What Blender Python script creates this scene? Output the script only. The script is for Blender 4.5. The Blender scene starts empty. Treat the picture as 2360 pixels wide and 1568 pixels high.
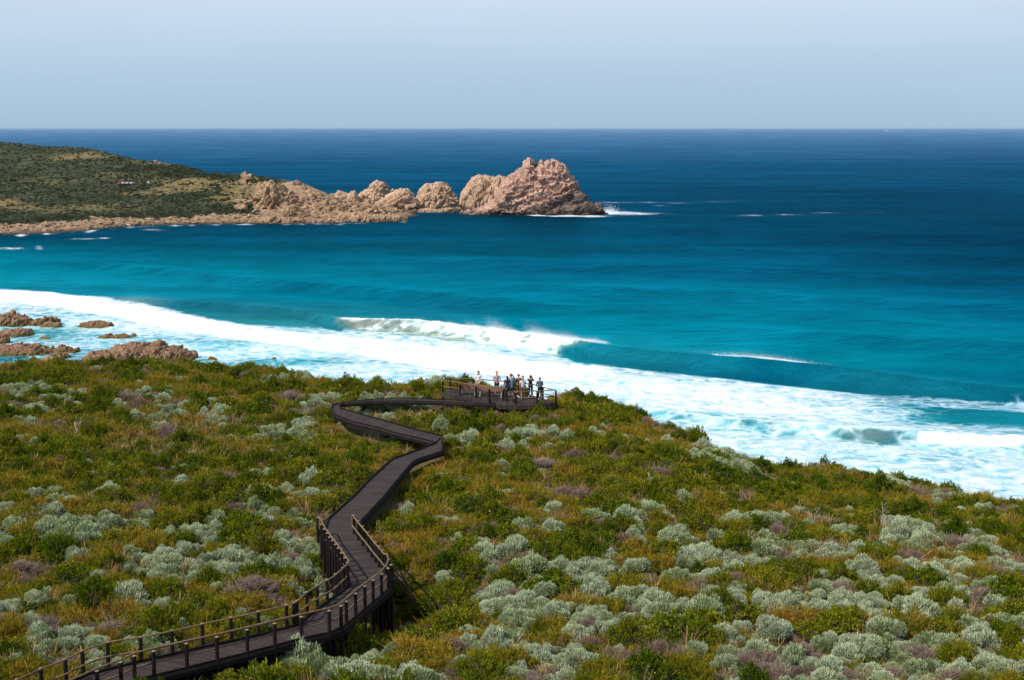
import bpy, bmesh, math, random
import numpy as np
from mathutils import Vector, Matrix

random.seed(7); RNG = np.random.default_rng(11)
S = bpy.context.scene
COL = S.collection

# ------------------------------------------------------------------ camera
CAMZ = 60.0
FPX, CU, CV = 3278.0, 1180.0, 784.0          # focal length and centre on a 2360 x 1568 sheet
PITCH = math.atan((784 - 295.0) / FPX)
cam_d = bpy.data.cameras.new("camera"); cam = bpy.data.objects.new("camera", cam_d); COL.objects.link(cam)
cam_d.sensor_width = 36; cam_d.lens = 36 * FPX / 2360
cam_d.clip_start = 1; cam_d.clip_end = 300000
cam.location = (0, 0, CAMZ); cam.rotation_euler = (math.pi / 2 - PITCH, 0, 0)
S.camera = cam
# ------------------------------------------------------------------ light
SUN_DIR = Vector((0.78, 0.58, -1.02)).normalized()      # the way the light travels
el = math.asin(-SUN_DIR.z); az = math.atan2(-SUN_DIR.x, -SUN_DIR.y)
sl = bpy.data.lights.new("sun", 'SUN'); sl.energy = 4.6; sl.angle = math.radians(0.5); sl.color = (1.0, 0.95, 0.88)
sun = bpy.data.objects.new("sun", sl); COL.objects.link(sun)
sun.rotation_euler = SUN_DIR.to_track_quat('-Z', 'Y').to_euler(); sun.location = (-60, -40, 160)
W = bpy.data.worlds.new("World"); S.world = W; W.use_nodes = True
nt = W.node_tree; N = nt.nodes; L = nt.links; N.clear()
wo = N.new('ShaderNodeOutputWorld'); bg = N.new('ShaderNodeBackground')
sky = N.new('ShaderNodeTexSky'); sky.sky_type = 'NISHITA'; sky.sun_disc = False
sky.sun_elevation = el; sky.sun_rotation = az; sky.air_density = 1.0; sky.dust_density = 1.5; sky.ozone_density = 1.5
sc_ = N.new('ShaderNodeVectorMath'); sc_.operation = 'SCALE'; sc_.inputs['Scale'].default_value = 0.085
tc = N.new('ShaderNodeTexCoord'); sp = N.new('ShaderNodeSeparateXYZ')
veil = N.new('ShaderNodeValToRGB')           # thin high veil of cloud: colour against elevation
cr = veil.color_ramp; cr.elements[0].position = 0.0; cr.elements[0].color = (.395, .56, .73, 1)
cr.elements[1].position = 0.30; cr.elements[1].color = (.56, .70, .88, 1)
e_ = cr.elements.new(0.035); e_.color = (.455, .62, .79, 1)
e_ = cr.elements.new(0.09); e_.color = (.63, .755, .89, 1)
vf = N.new('ShaderNodeMapRange'); vf.inputs['From Min'].default_value = 0.1; vf.inputs['From Max'].default_value = 0.9
vf.inputs['To Min'].default_value = 0.95; vf.inputs['To Max'].default_value = 0.35
mxw = N.new('ShaderNodeMix'); mxw.data_type = 'RGBA'
wn = N.new('ShaderNodeTexNoise'); wn.inputs['Scale'].default_value = 2.2; wn.inputs['Detail'].default_value = 5
wm = N.new('ShaderNodeMapping'); wm.inputs['Scale'].default_value = (1, 1, 9)
wr = N.new('ShaderNodeMapRange'); wr.inputs['To Min'].default_value = 0.93; wr.inputs['To Max'].default_value = 1.07
wv = N.new('ShaderNodeVectorMath'); wv.operation = 'SCALE'
L.new(tc.outputs['Generated'], sp.inputs[0]); L.new(sp.outputs['Z'], veil.inputs['Fac']); L.new(sp.outputs['Z'], vf.inputs['Value'])
L.new(tc.outputs['Generated'], wm.inputs[0]); L.new(wm.outputs[0], wn.inputs['Vector']); L.new(wn.outputs['Fac'], wr.inputs['Value'])
L.new(sky.outputs[0], sc_.inputs[0]); L.new(vf.outputs[0], mxw.inputs['Factor'])
L.new(sc_.outputs[0], mxw.inputs[6]); L.new(veil.outputs[0], mxw.inputs[7])
L.new(mxw.outputs[2], wv.inputs[0]); L.new(wr.outputs[0], wv.inputs['Scale'])
L.new(wv.outputs[0], bg.inputs['Color']); bg.inputs['Strength'].default_value = 1.0
L.new(bg.outputs[0], wo.inputs['Surface'])
S.view_settings.view_transform = 'Standard'; S.view_settings.look = 'None'
S.view_settings.exposure = 0.0; S.view_settings.gamma = 1.0
S.render.engine = 'CYCLES'; S.cycles.use_denoising = True
S.cycles.max_bounces = 6; S.cycles.diffuse_bounces = 3; S.cycles.glossy_bounces = 2
S.cycles.transmission_bounces = 3; S.cycles.volume_bounces = 0; S.cycles.transparent_max_bounces = 6

# ------------------------------------------------------------------ geometry of the view (world points from the sheet)
cp, sp_ = math.cos(PITCH), math.sin(PITCH)
def ray(u, v):
    a = (np.asarray(u, float) - CU) / FPX; b = (CV - np.asarray(v, float)) / FPX
    return a, cp + b * sp_, b * cp - sp_
def at(u, v, z=0.0):
    dx, dy, dz = ray(u, v); t = (z - CAMZ) / dz
    return dx * t, dy * t, dz * t + CAMZ
def atY(u, v, Y):
    dx, dy, dz = ray(u, v); t = Y / dy
    return dx * t, dy * t, dz * t + CAMZ
def proj(x, y, z):
    x = np.asarray(x, float); h = np.asarray(z, float) - CAMZ
    d = y * cp - h * sp_; b = y * sp_ + h * cp
    return CU + FPX * x / d, CV - FPX * b / d
def P(u, v, z): return Vector([float(c) for c in at(u, v, z)])

# ------------------------------------------------------------------ noise in numpy
_perm = np.random.default_rng(3).permutation(4096).astype(np.int64)
_grad = np.random.default_rng(4).normal(size=(4096, 3)); _grad /= np.linalg.norm(_grad, axis=1)[:, None]
def pn(p):
    p = np.asarray(p, float); i = np.floor(p).astype(np.int64); f = p - i
    w = f * f * f * (f * (f * 6 - 15) + 10); out = 0.0
    for a in (0, 1):
        for b in (0, 1):
            for c in (0, 1):
                h = _perm[(_perm[(_perm[(i[:, 0] + a) & 4095] + i[:, 1] + b) & 4095] + i[:, 2] + c) & 4095]
                g = _grad[h]
                d = g[:, 0] * (f[:, 0] - a) + g[:, 1] * (f[:, 1] - b) + g[:, 2] * (f[:, 2] - c)
                out = out + d * (w[:, 0] if a else 1 - w[:, 0]) * (w[:, 1] if b else 1 - w[:, 1]) * (w[:, 2] if c else 1 - w[:, 2])
    return out * 1.5
def fbm(p, o=4, g=.5):
    s = 0; a = 1.0
    for k in range(o): s = s + a * pn(p * 2.03 ** k + k * 17.1); a *= g
    return s
def ridged(p, o=4, g=.55):
    s = 0; a = 1.0
    for k in range(o): s = s + a * (1 - 2 * np.abs(pn(p * 2.1 ** k + k * 9.7))); a *= g
    return s / 2
def xyz(x, y, z=None): return np.stack([x, y, np.zeros_like(x) if z is None else z], 1)
def facets(p, seed=0):
    i = np.floor(p).astype(np.int64); best = np.full(len(p), 9e9); val = np.zeros(len(p)); sec = np.full(len(p), 9e9)
    for a in (-1, 0, 1):
        for b in (-1, 0, 1):
            for c in (-1, 0, 1):
                h = _perm[(_perm[(_perm[(i[:, 0] + a + seed) & 4095] + i[:, 1] + b) & 4095] + i[:, 2] + c) & 4095]
                r = _grad[h]; r2 = _grad[(h * 7 + 13) & 4095]
                d = p - (i + np.array([a, b, c]) + .5 + r * .45); q = (d * d).sum(1); m = q < best
                sec = np.where(m, best, np.minimum(sec, q)); val = np.where(m, (d * r2).sum(1) * 1.1 + r2[:, 0] * .45, val); best = np.where(m, q, best)
    return val, np.sqrt(sec) - np.sqrt(best)
def sst(a, b, x): t = np.clip((x - a) / (b - a), 0, 1); return t * t * (3 - 2 * t)
def lin(*c):
    o = []
    for v in c:
        v /= 255.; o.append(v / 12.92 if v <= .04045 else ((v + .055) / 1.055) ** 2.4)
    return o

# ------------------------------------------------------------------ object helpers
def tag(o, label=None, cat=None, group=None, kind=None):
    if label: o['label'] = label
    if cat: o['category'] = cat
    if group: o['group'] = group
    if kind: o['kind'] = kind
    return o
def empty(name, loc, rz=0):
    o = bpy.data.objects.new(name, None); COL.objects.link(o); o.location = loc; o.rotation_euler = (0, 0, rz)
    o.empty_display_size = .3; return o
def link(name, me, mats, parent=None, loc=None):
    if not isinstance(mats, (list, tuple)): mats = [mats]
    for m in mats:
        if len(me.materials) < len(mats): me.materials.append(m)
    o = bpy.data.objects.new(name, me); COL.objects.link(o)
    if parent: o.parent = parent
    if loc is not None: o.location = loc
    return o
def mesh_np(name, V, F, smooth=False, attrs=None, midx=None):
    """V (n,3); F (m,k) all of one size; attrs {name: (n,) float or (n,3) colour}"""
    me = bpy.data.meshes.new(name); V = np.asarray(V, np.float32); F = np.asarray(F, np.int32)
    n, (m, k) = len(V), F.shape
    me.vertices.add(n); me.vertices.foreach_set('co', V.ravel())
    me.loops.add(m * k); me.loops.foreach_set('vertex_index', F.ravel())
    me.polygons.add(m); me.polygons.foreach_set('loop_start', np.arange(0, m * k, k, dtype=np.int32))
    me.polygons.foreach_set('loop_total', np.full(m, k, np.int32))
    if midx is not None: me.polygons.foreach_set('material_index', np.asarray(midx, np.int32))
    me.update(calc_edges=True)
    me.polygons.foreach_set('use_smooth', np.full(m, smooth))
    for a, d in (attrs or {}).items():
        d = np.asarray(d, np.float32)
        if d.ndim == 1: t = me.attributes.new(a, 'FLOAT', 'POINT'); t.data.foreach_set('value', d)
        else:
            t = me.attributes.new(a, 'FLOAT_COLOR', 'POINT')
            t.data.foreach_set('color', np.concatenate([d, np.ones((n, 1), np.float32)], 1).ravel())
    return me
def grid_faces(r, c):
    i = np.arange(r - 1)[:, None] * c + np.arange(c - 1)[None]
    return np.stack([i, i + 1, i + c + 1, i + c], -1).reshape(-1, 4)
class MB:
    def __init__(s): s.bm = bmesh.new()
    def box(s, c, size, rot=None, taper=1.0):
        m = Matrix.Translation(c) @ (rot.to_4x4() if rot is not None else Matrix.Identity(4)) @ Matrix.Diagonal((size[0], size[1], size[2], 1))
        r = bmesh.ops.create_cube(s.bm, size=1.0, matrix=Matrix.Identity(4))
        for v in r['verts']:
            if v.co.z > 0: v.co.x *= taper; v.co.y *= taper
            v.co = m @ v.co
        return s
    def bar(s, a, b, w, h=None, seg=8, r2=None):
        """square bar (h given) or round tube a -> b"""
        a, b = Vector(a), Vector(b); d = b - a
        q = d.to_track_quat('Z', 'X') if abs(d.normalized().z) < .999 else Matrix.Identity(3).to_quaternion()
        if h is not None:
            q = d.to_track_quat('X', 'Z')
            return s.box((a + b) / 2, (d.length, w, h), q.to_matrix())
        bmesh.ops.create_cone(s.bm, cap_ends=True, segments=seg, radius1=w, radius2=w if r2 is None else r2, depth=d.length,
                              matrix=Matrix.Translation((a + b) / 2) @ q.to_matrix().to_4x4())
        return s
    def tube(s, pts, r, seg=8):
        pts = [Vector(p) for p in pts]; rings = []
        for i, p in enumerate(pts):
            d = (pts[min(i + 1, len(pts) - 1)] - pts[max(i - 1, 0)]).normalized()
            up = Vector((0, 0, 1)) if abs(d.z) < .95 else Vector((1, 0, 0))
            a = d.cross(up).normalized(); b = a.cross(d)
            rr = r[i] if isinstance(r, (list, tuple)) else r
            rings.append([s.bm.verts.new(p + (a * math.cos(k * 2 * math.pi / seg) + b * math.sin(k * 2 * math.pi / seg)) * rr) for k in range(seg)])
        for i in range(len(rings) - 1):
            for k in range(seg): s.bm.faces.new((rings[i][k], rings[i][(k + 1) % seg], rings[i + 1][(k + 1) % seg], rings[i + 1][k]))
        s.bm.faces.new(rings[0][::-1]); s.bm.faces.new(rings[-1]); return s
    def ball(s, c, r, sc=(1, 1, 1), sub=2, rot=None):
        m = Matrix.Translation(c) @ (rot.to_4x4() if rot is not None else Matrix.Identity(4)) @ Matrix.Diagonal((sc[0], sc[1], sc[2], 1))
        bmesh.ops.create_icosphere(s.bm, subdivisions=sub, radius=r, matrix=m); return s
    def lathe(s, prof, c=(0, 0, 0), seg=16, rot=None):
        M = Matrix.Translation(c) @ (rot.to_4x4() if rot is not None else Matrix.Identity(4))
        rings = [[s.bm.verts.new(M @ Vector((r * math.cos(k * 2 * math.pi / seg), r * math.sin(k * 2 * math.pi / seg), z))) for k in range(seg)] for r, z in prof]
        for i in range(len(rings) - 1):
            for k in range(seg): s.bm.faces.new((rings[i][k], rings[i][(k + 1) % seg], rings[i + 1][(k + 1) % seg], rings[i + 1][k]))
        s.bm.faces.new(rings[0][::-1]); s.bm.faces.new(rings[-1]); return s
    def build(s, name, mat, parent=None, smooth=False, bevel=0, loc=None):
        if bevel: bmesh.ops.bevel(s.bm, geom=s.bm.edges[:], offset=bevel, segments=1, affect='EDGES')
        bmesh.ops.recalc_face_normals(s.bm, faces=s.bm.faces)
        me = bpy.data.meshes.new(name); s.bm.to_mesh(me); s.bm.free()
        if smooth: me.polygons.foreach_set('use_smooth', [True] * len(me.polygons))
        return link(name, me, mat, parent, loc)

# ------------------------------------------------------------------ material helpers
class NT:
    def __init__(s, name):
        s.m = bpy.data.materials.new(name); s.m.use_nodes = True; s.t = s.m.node_tree; s.t.nodes.clear()
        s.out = s.n('ShaderNodeOutputMaterial')
    def n(s, t, **kw):
        x = s.t.nodes.new(t)
        for k, v in kw.items():
            if k in x.inputs: s.set(x.inputs[k], v)
            else: setattr(x, k, v)
        return x
    def set(s, i, v):
        if isinstance(v, bpy.types.NodeSocket): s.t.links.new(v, i)
        elif isinstance(v, (tuple, list)) and len(v) == 3 and i.type == 'RGBA': i.default_value = (*v, 1)
        else: i.default_value = v
    def noise(s, vec, scale, detail=4, rough=.55, dist=0.0):
        x = s.n('ShaderNodeTexNoise'); s.set(x.inputs['Vector'], vec); x.inputs['Scale'].default_value = scale
        x.inputs['Detail'].default_value = detail; x.inputs['Roughness'].default_value = rough; x.inputs['Distortion'].default_value = dist
        return x.outputs['Fac']
    def math(s, op, a, b=0.0, c=None, clamp=False):
        x = s.n('ShaderNodeMath', operation=op); x.use_clamp = clamp; s.set(x.inputs[0], a); s.set(x.inputs[1], b)
        if c is not None: s.set(x.inputs[2], c)
        return x.outputs[0]
    def mr(s, v, a, b, c=0.0, d=1.0, smooth=False):
        x = s.n('ShaderNodeMapRange'); x.clamp = True
        if smooth: x.interpolation_type = 'SMOOTHSTEP'
        s.set(x.inputs['Value'], v); s.set(x.inputs['From Min'], a); s.set(x.inputs['From Max'], b); s.set(x.inputs['To Min'], c); s.set(x.inputs['To Max'], d)
        return x.outputs[0]
    def mix(s, f, a, b, mode='MIX'):
        x = s.n('ShaderNodeMix', data_type='RGBA', blend_type=mode); s.set(x.inputs['Factor'], f); s.set(x.inputs[6], a); s.set(x.inputs[7], b)
        return x.outputs[2]
    def mapping(s, vec, scale=(1, 1, 1), rot=(0, 0, 0)):
        x = s.n('ShaderNodeMapping'); s.set(x.inputs['Vector'], vec); x.inputs['Scale'].default_value = scale; x.inputs['Rotation'].default_value = rot
        return x.outputs[0]
    def pos(s): return s.n('ShaderNodeNewGeometry').outputs['Position']
    def obj(s): return s.n('ShaderNodeTexCoord').outputs['Object']
    def attr(s, name, out='Fac'): return s.n('ShaderNodeAttribute', attribute_name=name).outputs[out]
    def bump(s, h, strength, dist, normal=None):
        x = s.n('ShaderNodeBump'); s.set(x.inputs['Height'], h); x.inputs['Strength'].default_value = strength; x.inputs['Distance'].default_value = dist
        if normal is not None: s.set(x.inputs['Normal'], normal)
        return x.outputs[0]
    def princ(s, color, rough=.8, normal=None, spec=.3, **kw):
        b = s.n('ShaderNodeBsdfPrincipled'); s.set(b.inputs['Base Color'], color); s.set(b.inputs['Roughness'], rough)
        b.inputs['Specular IOR Level'].default_value = spec
        if normal is not None: s.set(b.inputs['Normal'], normal)
        for k, v in kw.items(): s.set(b.inputs[k], v)
        return b.outputs[0]
    def done(s, sh): s.t.links.new(sh, s.out.inputs['Surface']); return s.m
MATS = {}
def simple(name, col, rough=.8, var=.25, scale=12, spec=.3, metal=0.0):
    if name in MATS: return MATS[name]
    t = NT(name); n = t.noise(t.obj(), scale, 5)
    c = t.mix(n, [c * (1 - var) for c in col], [min(1, c * (1 + var)) for c in col])
    MATS[name] = t.done(t.princ(c, rough, t.bump(n, .3, .01), spec, Metallic=metal)); return MATS[name]

def water_mat():
    t = NT('sea_water'); p = t.pos()
    col = t.attr('water', 'Color'); foam = t.attr('foam')
    n1 = t.noise(p, .9, 6, .65); n2 = t.noise(t.mapping(p, (.5, 1, 1)), .16, 4, .6); n3 = t.noise(p, .035, 3)
    n4 = t.noise(t.mapping(p, (.35, 1, 1)), .012, 3, .6)
    h = t.math('MULTIPLY_ADD', n1, .22, t.math('MULTIPLY', n2, 1.0))
    nrm = t.bump(h, .85, 2.2)
    # foam laces
    w1 = t.n('ShaderNodeTexVoronoi', feature='DISTANCE_TO_EDGE'); w1.inputs['Scale'].default_value = .23
    wob = t.n('ShaderNodeVectorMath', operation='ADD'); t.set(wob.inputs[0], p)
    wn_ = t.n('ShaderNodeTexNoise'); t.set(wn_.inputs['Vector'], p); wn_.inputs['Scale'].default_value = .12; wn_.inputs['Detail'].default_value = 5
    wsc = t.n('ShaderNodeVectorMath', operation='SCALE'); t.set(wsc.inputs[0], wn_.outputs['Color']); wsc.inputs['Scale'].default_value = 11
    t.set(wob.inputs[1], wsc.outputs[0]); t.set(w1.inputs['Vector'], wob.outputs[0])
    lace = t.mr(w1.outputs['Distance'], 0, .32, .20, -.08)
    fn = t.math('ADD', t.math('MULTIPLY', t.noise(wob.outputs[0], .10, 7, .66), .75), t.math('MULTIPLY', t.noise(t.mapping(wob.outputs[0], (.6, 1, 1)), .6, 6, .7), .35))
    val = t.math('ADD', t.math('SUBTRACT', foam, fn), t.math('MULTIPLY', lace, .9))
    fac = t.mr(val, -.14, .34, 0, 1, True)
    fac = t.math('MULTIPLY', fac, t.mr(foam, .02, .14, 0, 1))
    # far whitecaps
    sy = t.n('ShaderNodeSeparateXYZ'); t.set(sy.inputs[0], p)
    wc = t.math('MULTIPLY', t.mr(t.noise(p, .11, 3, .6), .775, .80), t.mr(n4, .42, .56)); far = t.mr(sy.outputs['Y'], 900, 1500)
    wc = t.math('MULTIPLY', wc, t.math('MULTIPLY', far, t.mr(sy.outputs['Y'], 6000, 14000, 1, 0)))
    fac = t.math('MAXIMUM', fac, wc)
    v = t.math('MULTIPLY', t.mr(n3, .3, .7, .86, 1.12), t.math('MULTIPLY', t.mr(n4, .35, .65, .80, 1.16), t.mr(n2, .3, .7, .86, 1.16)))
    col = t.mix(t.attr('milk'), col, t.mix(t.mr(fn, .35, .65), (.42, .74, .70), (.74, .82, .74)))
    sc = t.n('ShaderNodeVectorMath', operation='SCALE'); t.set(sc.inputs[0], col); t.set(sc.inputs['Scale'], v)
    # water: deep colour where one looks into it, tinted reflection of the sky at grazing angles
    d = t.n('ShaderNodeBsdfDiffuse'); dk = t.n('ShaderNodeVectorMath', operation='SCALE'); t.set(dk.inputs[0], sc.outputs[0]); dk.inputs['Scale'].default_value = .30
    t.set(d.inputs['Color'], dk.outputs[0]); t.set(d.inputs['Normal'], nrm)
    g = t.n('ShaderNodeBsdfGlossy'); t.set(g.inputs['Color'], t.mix(1.0, sc.outputs[0], (2.5, 2.0, 1.42), 'MULTIPLY')); g.inputs['Roughness'].default_value = .28; t.set(g.inputs['Normal'], nrm)
    lw = t.n('ShaderNodeLayerWeight'); lw.inputs['Blend'].default_value = .5; t.set(lw.inputs['Normal'], nrm)
    f = t.mr(lw.outputs['Facing'], .52, .90, .03, .75)
    ms = t.n('ShaderNodeMixShader'); t.set(ms.inputs[0], f); t.set(ms.inputs[1], d.outputs[0]); t.set(ms.inputs[2], g.outputs[0])
    fb = t.bump(t.math('ADD', t.noise(p, .5, 8, .7), t.math('MULTIPLY', n1, .4)), .6, 1.4)
    fn2 = t.noise(t.mapping(wob.outputs[0], (.7, 1, 1)), .33, 7, .72)
    ft = t.mix(t.mr(t.math('ADD', val, t.math('MULTIPLY', t.math('SUBTRACT', fn2, .5), 1.9)), .0, .75), t.mix(.25, sc.outputs[0], (.62, .73, .77)), (.90, .91, .905))
    fd = t.princ(ft, .9, fb, .1)
    m2 = t.n('ShaderNodeMixShader'); t.set(m2.inputs[0], fac); t.set(m2.inputs[1], ms.outputs[0]); t.set(m2.inputs[2], fd)
    return t.done(m2.outputs[0])

def rock_mat(name, light, mid, dark, wet_z=3.0, wet_w=3.0, strata=(1, 1, 1), rot=(0, 0, 0), scale=.12, weed=None, bstr=.8, stain_shade=None):
    t = NT(name); p = t.pos(); m = t.mapping(p, strata, rot)
    a = t.noise(m, scale, 6, .62, .6); b = t.noise(p, scale * 3, 6, .65); big = t.noise(p, scale * .35, 3)
    vor = t.n('ShaderNodeTexVoronoi', feature='DISTANCE_TO_EDGE'); t.set(vor.inputs['Vector'], m); vor.inputs['Scale'].default_value = scale * 2.2
    vor2 = t.n('ShaderNodeTexVoronoi', feature='DISTANCE_TO_EDGE'); wv = t.n('ShaderNodeVectorMath', operation='ADD'); t.set(wv.inputs[0], t.mapping(p, (.45, 1, 1.3), (.2, .75, .3)))
    wn_ = t.n('ShaderNodeTexNoise'); t.set(wn_.inputs['Vector'], p); wn_.inputs['Scale'].default_value = scale * 2; wn_.inputs['Detail'].default_value = 4
    ws = t.n('ShaderNodeVectorMath', operation='SCALE'); t.set(ws.inputs[0], wn_.outputs['Color']); ws.inputs['Scale'].default_value = .9 / scale * .5; t.set(wv.inputs[1], ws.outputs[0])
    t.set(vor2.inputs['Vector'], wv.outputs[0]); vor2.inputs['Scale'].default_value = scale * 3.2
    crack = t.math('MULTIPLY', t.mr(vor.outputs['Distance'], 0, .08, .55, 1), t.mr(vor2.outputs['Distance'], 0, .10, .45, 1))
    c = t.mix(t.mr(a, .35, .65), mid, light); c = t.mix(t.mr(b, .54, .76, 0, .6), c, dark); c = t.mix(t.mr(big, .45, .65, 0, .6), c, [x * .85 for x in mid])
    c = t.mix(t.math('SUBTRACT', 1.0, crack), c, [x * .35 for x in dark])
    sz = t.n('ShaderNodeSeparateXYZ'); t.set(sz.inputs[0], p)
    zz = t.math('ADD', sz.outputs['Z'], t.math('MULTIPLY', t.math('SUBTRACT', big, .5), -wet_w * 5))
    if stain_shade:      # weathering, plus painted shade on the end turned from the sun
        zs = t.math('SUBTRACT', t.math('ADD', sz.outputs['Z'], t.math('MULTIPLY', t.math('SUBTRACT', a, .5), 26)), t.mr(sz.outputs['X'], stain_shade[0], stain_shade[1], -8, stain_shade[2]))
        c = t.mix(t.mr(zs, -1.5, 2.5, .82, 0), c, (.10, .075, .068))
    c = t.mix(t.mr(zz, wet_z - wet_w * .5, wet_z + wet_w * .5, .9, 0), c, t.mix(t.mr(b, .4, .6), (.045, .035, .03), (.13, .075, .045)))
    if weed: c = t.mix(t.mr(t.math('ADD', sz.outputs['Z'], t.math('MULTIPLY', b, 1.2)), 1.0, 1.9, .85, 0), c, weed)
    h = t.math('ADD', t.math('MULTIPLY', a, 1.0), t.math('MULTIPLY', crack, .8)); h = t.math('ADD', h, t.math('MULTIPLY', b, .5))
    return t.done(t.princ(c, .85, t.bump(h, bstr, .6 / scale * .12), .2))

def leaf_mat(name, cols, trans=.25, rough=.6, spec=.25, dead=None):
    """cols: list of albedos; picked by plant, by place and by leaf"""
    t = NT(name); r = t.n('ShaderNodeObjectInfo').outputs['Random']; p = t.pos()
    ln = t.attr('tone'); pl = t.noise(p, .22, 3)
    pl2 = t.noise(p, 1.3, 4, .6)
    k = t.math('ADD', t.math('MULTIPLY', r, .32 if 'far' not in name else .75), t.math('ADD', t.math('MULTIPLY', t.mr(pl, .3, .7), .30), t.math('ADD', t.math('MULTIPLY', t.mr(pl2, .3, .7), .38), t.math('MULTIPLY', t.math('SUBTRACT', ln, .5), .45))), clamp=True)
    ramp = t.n('ShaderNodeValToRGB'); t.set(ramp.inputs[0], k); e = ramp.color_ramp.elements
    for i, c in enumerate(cols):
        if i < 2: e[i].position = i / (len(cols) - 1); e[i].color = (*c, 1)
        else: x = e.new(i / (len(cols) - 1)); x.color = (*c, 1)
    if len(cols) > 2:
        e[1].position = 1 / (len(cols) - 1)
        for i, c in enumerate(cols): e[i].color = (*c, 1)
    c = t.mix(1.0, ramp.outputs[0], t.n('ShaderNodeCombineColor', Red=t.mr(ln, 0, 1, .50, 1.35), Green=t.mr(ln, 0, 1, .50, 1.35), Blue=t.mr(ln, 0, 1, .50, 1.35)).outputs[0], 'MULTIPLY')
    if dead: c = t.mix(t.mr(t.noise(p, 1.1, 3), .60, .68, 0, .85), c, dead)
    b = t.princ(c, rough, None, spec)
    tr = t.n('ShaderNodeBsdfTranslucent'); t.set(tr.inputs['Color'], c)
    m = t.n('ShaderNodeMixShader'); m.inputs[0].default_value = trans; t.set(m.inputs[1], b); t.set(m.inputs[2], tr.outputs[0])
    return t.done(m.outputs[0])

# ------------------------------------------------------------------ sea
def interp(pts, u): a = np.array(pts, float); return np.interp(u, a[:, 0], a[:, 1])
us_c = [-800, 0, 590, 1180, 1770, 2360, 3200]
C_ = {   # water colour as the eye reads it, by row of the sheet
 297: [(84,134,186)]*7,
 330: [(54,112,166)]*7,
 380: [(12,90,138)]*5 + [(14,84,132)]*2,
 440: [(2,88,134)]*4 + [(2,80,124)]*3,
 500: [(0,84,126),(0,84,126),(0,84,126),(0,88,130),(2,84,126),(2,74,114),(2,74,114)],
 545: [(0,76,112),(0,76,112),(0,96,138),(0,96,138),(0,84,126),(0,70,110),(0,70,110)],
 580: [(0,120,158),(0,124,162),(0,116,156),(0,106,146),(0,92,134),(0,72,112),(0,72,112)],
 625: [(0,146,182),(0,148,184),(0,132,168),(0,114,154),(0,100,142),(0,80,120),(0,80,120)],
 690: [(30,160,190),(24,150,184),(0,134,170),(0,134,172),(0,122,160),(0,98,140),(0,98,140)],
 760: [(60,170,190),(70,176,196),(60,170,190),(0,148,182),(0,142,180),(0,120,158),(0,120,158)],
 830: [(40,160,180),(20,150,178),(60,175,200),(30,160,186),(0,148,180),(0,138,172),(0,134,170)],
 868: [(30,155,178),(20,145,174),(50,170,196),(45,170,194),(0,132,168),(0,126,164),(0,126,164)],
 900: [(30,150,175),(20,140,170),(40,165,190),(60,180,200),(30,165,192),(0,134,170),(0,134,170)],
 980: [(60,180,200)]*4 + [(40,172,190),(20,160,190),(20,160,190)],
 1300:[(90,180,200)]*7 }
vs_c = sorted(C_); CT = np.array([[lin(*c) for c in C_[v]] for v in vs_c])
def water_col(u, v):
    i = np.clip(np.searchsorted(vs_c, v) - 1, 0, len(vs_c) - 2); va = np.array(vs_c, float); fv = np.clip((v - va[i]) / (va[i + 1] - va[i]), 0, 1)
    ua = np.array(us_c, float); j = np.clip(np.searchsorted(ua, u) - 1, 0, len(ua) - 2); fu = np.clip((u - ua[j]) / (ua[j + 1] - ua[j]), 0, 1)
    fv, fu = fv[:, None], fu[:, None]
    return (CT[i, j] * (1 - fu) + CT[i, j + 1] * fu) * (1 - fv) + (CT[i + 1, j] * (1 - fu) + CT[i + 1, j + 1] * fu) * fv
# swell and breaker lines: base line of the crest on the sheet, height (u -> m), front width, back width (m)
WAVES = [
 ([(-800,640),(350,696),(560,712),(673,722),(783,749),(971,759),(1136,780),(1297,808),(1400,821),(1443,827),(1723,855),(1987,884),(2220,909),(2360,920),(3200,1000)],
  [(-800,.3),(200,.8),(420,1.4),(783,1.9),(971,2.1),(1136,2.4),(1297,3.4),(1443,3.5),(1723,3.6),(1987,3.6),(2220,3.0),(2360,2.7),(3200,2.5)], 3.2, 15),
 ([(-800,560),(200,612),(420,633),(700,664),(1100,701),(1400,716),(2360,770),(3200,820)], [(-800,0),(150,.3),(400,1.3),(1000,1.2),(1400,.6),(2360,.6),(3200,.5)], 7, 22),
 ([(-800,600),(600,640),(1000,660),(1500,678),(2360,715),(3200,750)], [(0,0),(800,.0),(1100,1.0),(1700,.9),(2360,.7),(3200,.5)], 8, 24),
 ([(-800,545),(700,592),(1000,603),(1500,622),(2360,648),(3200,670)], [(0,0),(700,0),(1000,.8),(1500,1.0),(2360,1.0),(3200,1)], 9, 26),
 ([(-800,530),(900,565),(1300,572),(1700,582),(2360,600),(3200,620)], [(0,0),(900,0),(1300,.8),(2360,.9),(3200,1)], 10, 30),
 ([(-800,700),(1300,742),(1800,772),(2360,812),(3200,880)], [(0,0),(1300,0),(1700,.8),(2360,1.1),(3200,1)], 7, 22),
 ([(-800,540),(1400,528),(2360,556),(3200,580)], [(0,0),(1200,0),(1600,.8),(2360,1.1),(3200,1)], 12, 30),
 ([(-800,676),(0,690),(120,700),(250,722),(500,766),(750,800),(1000,832),(1180,856),(1300,868),(1700,905),(3200,1000)],
  [(-800,1.4),(0,1.6),(500,1.5),(1000,1.2),(1300,.6),(1700,0),(3200,0)], 3.0, 16),
 ([(-800,900),(1300,926),(1443,940),(1560,962),(1715,982),(1910,997),(2060,1007),(2110,1013),(2250,1024),(2360,1032),(3200,1100)],
  [(-800,0),(1250,.2),(1430,.7),(1560,1.1),(1900,1.9),(2110,2.0),(2360,2.0),(3200,2)], 2.6, 10),
]
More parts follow.
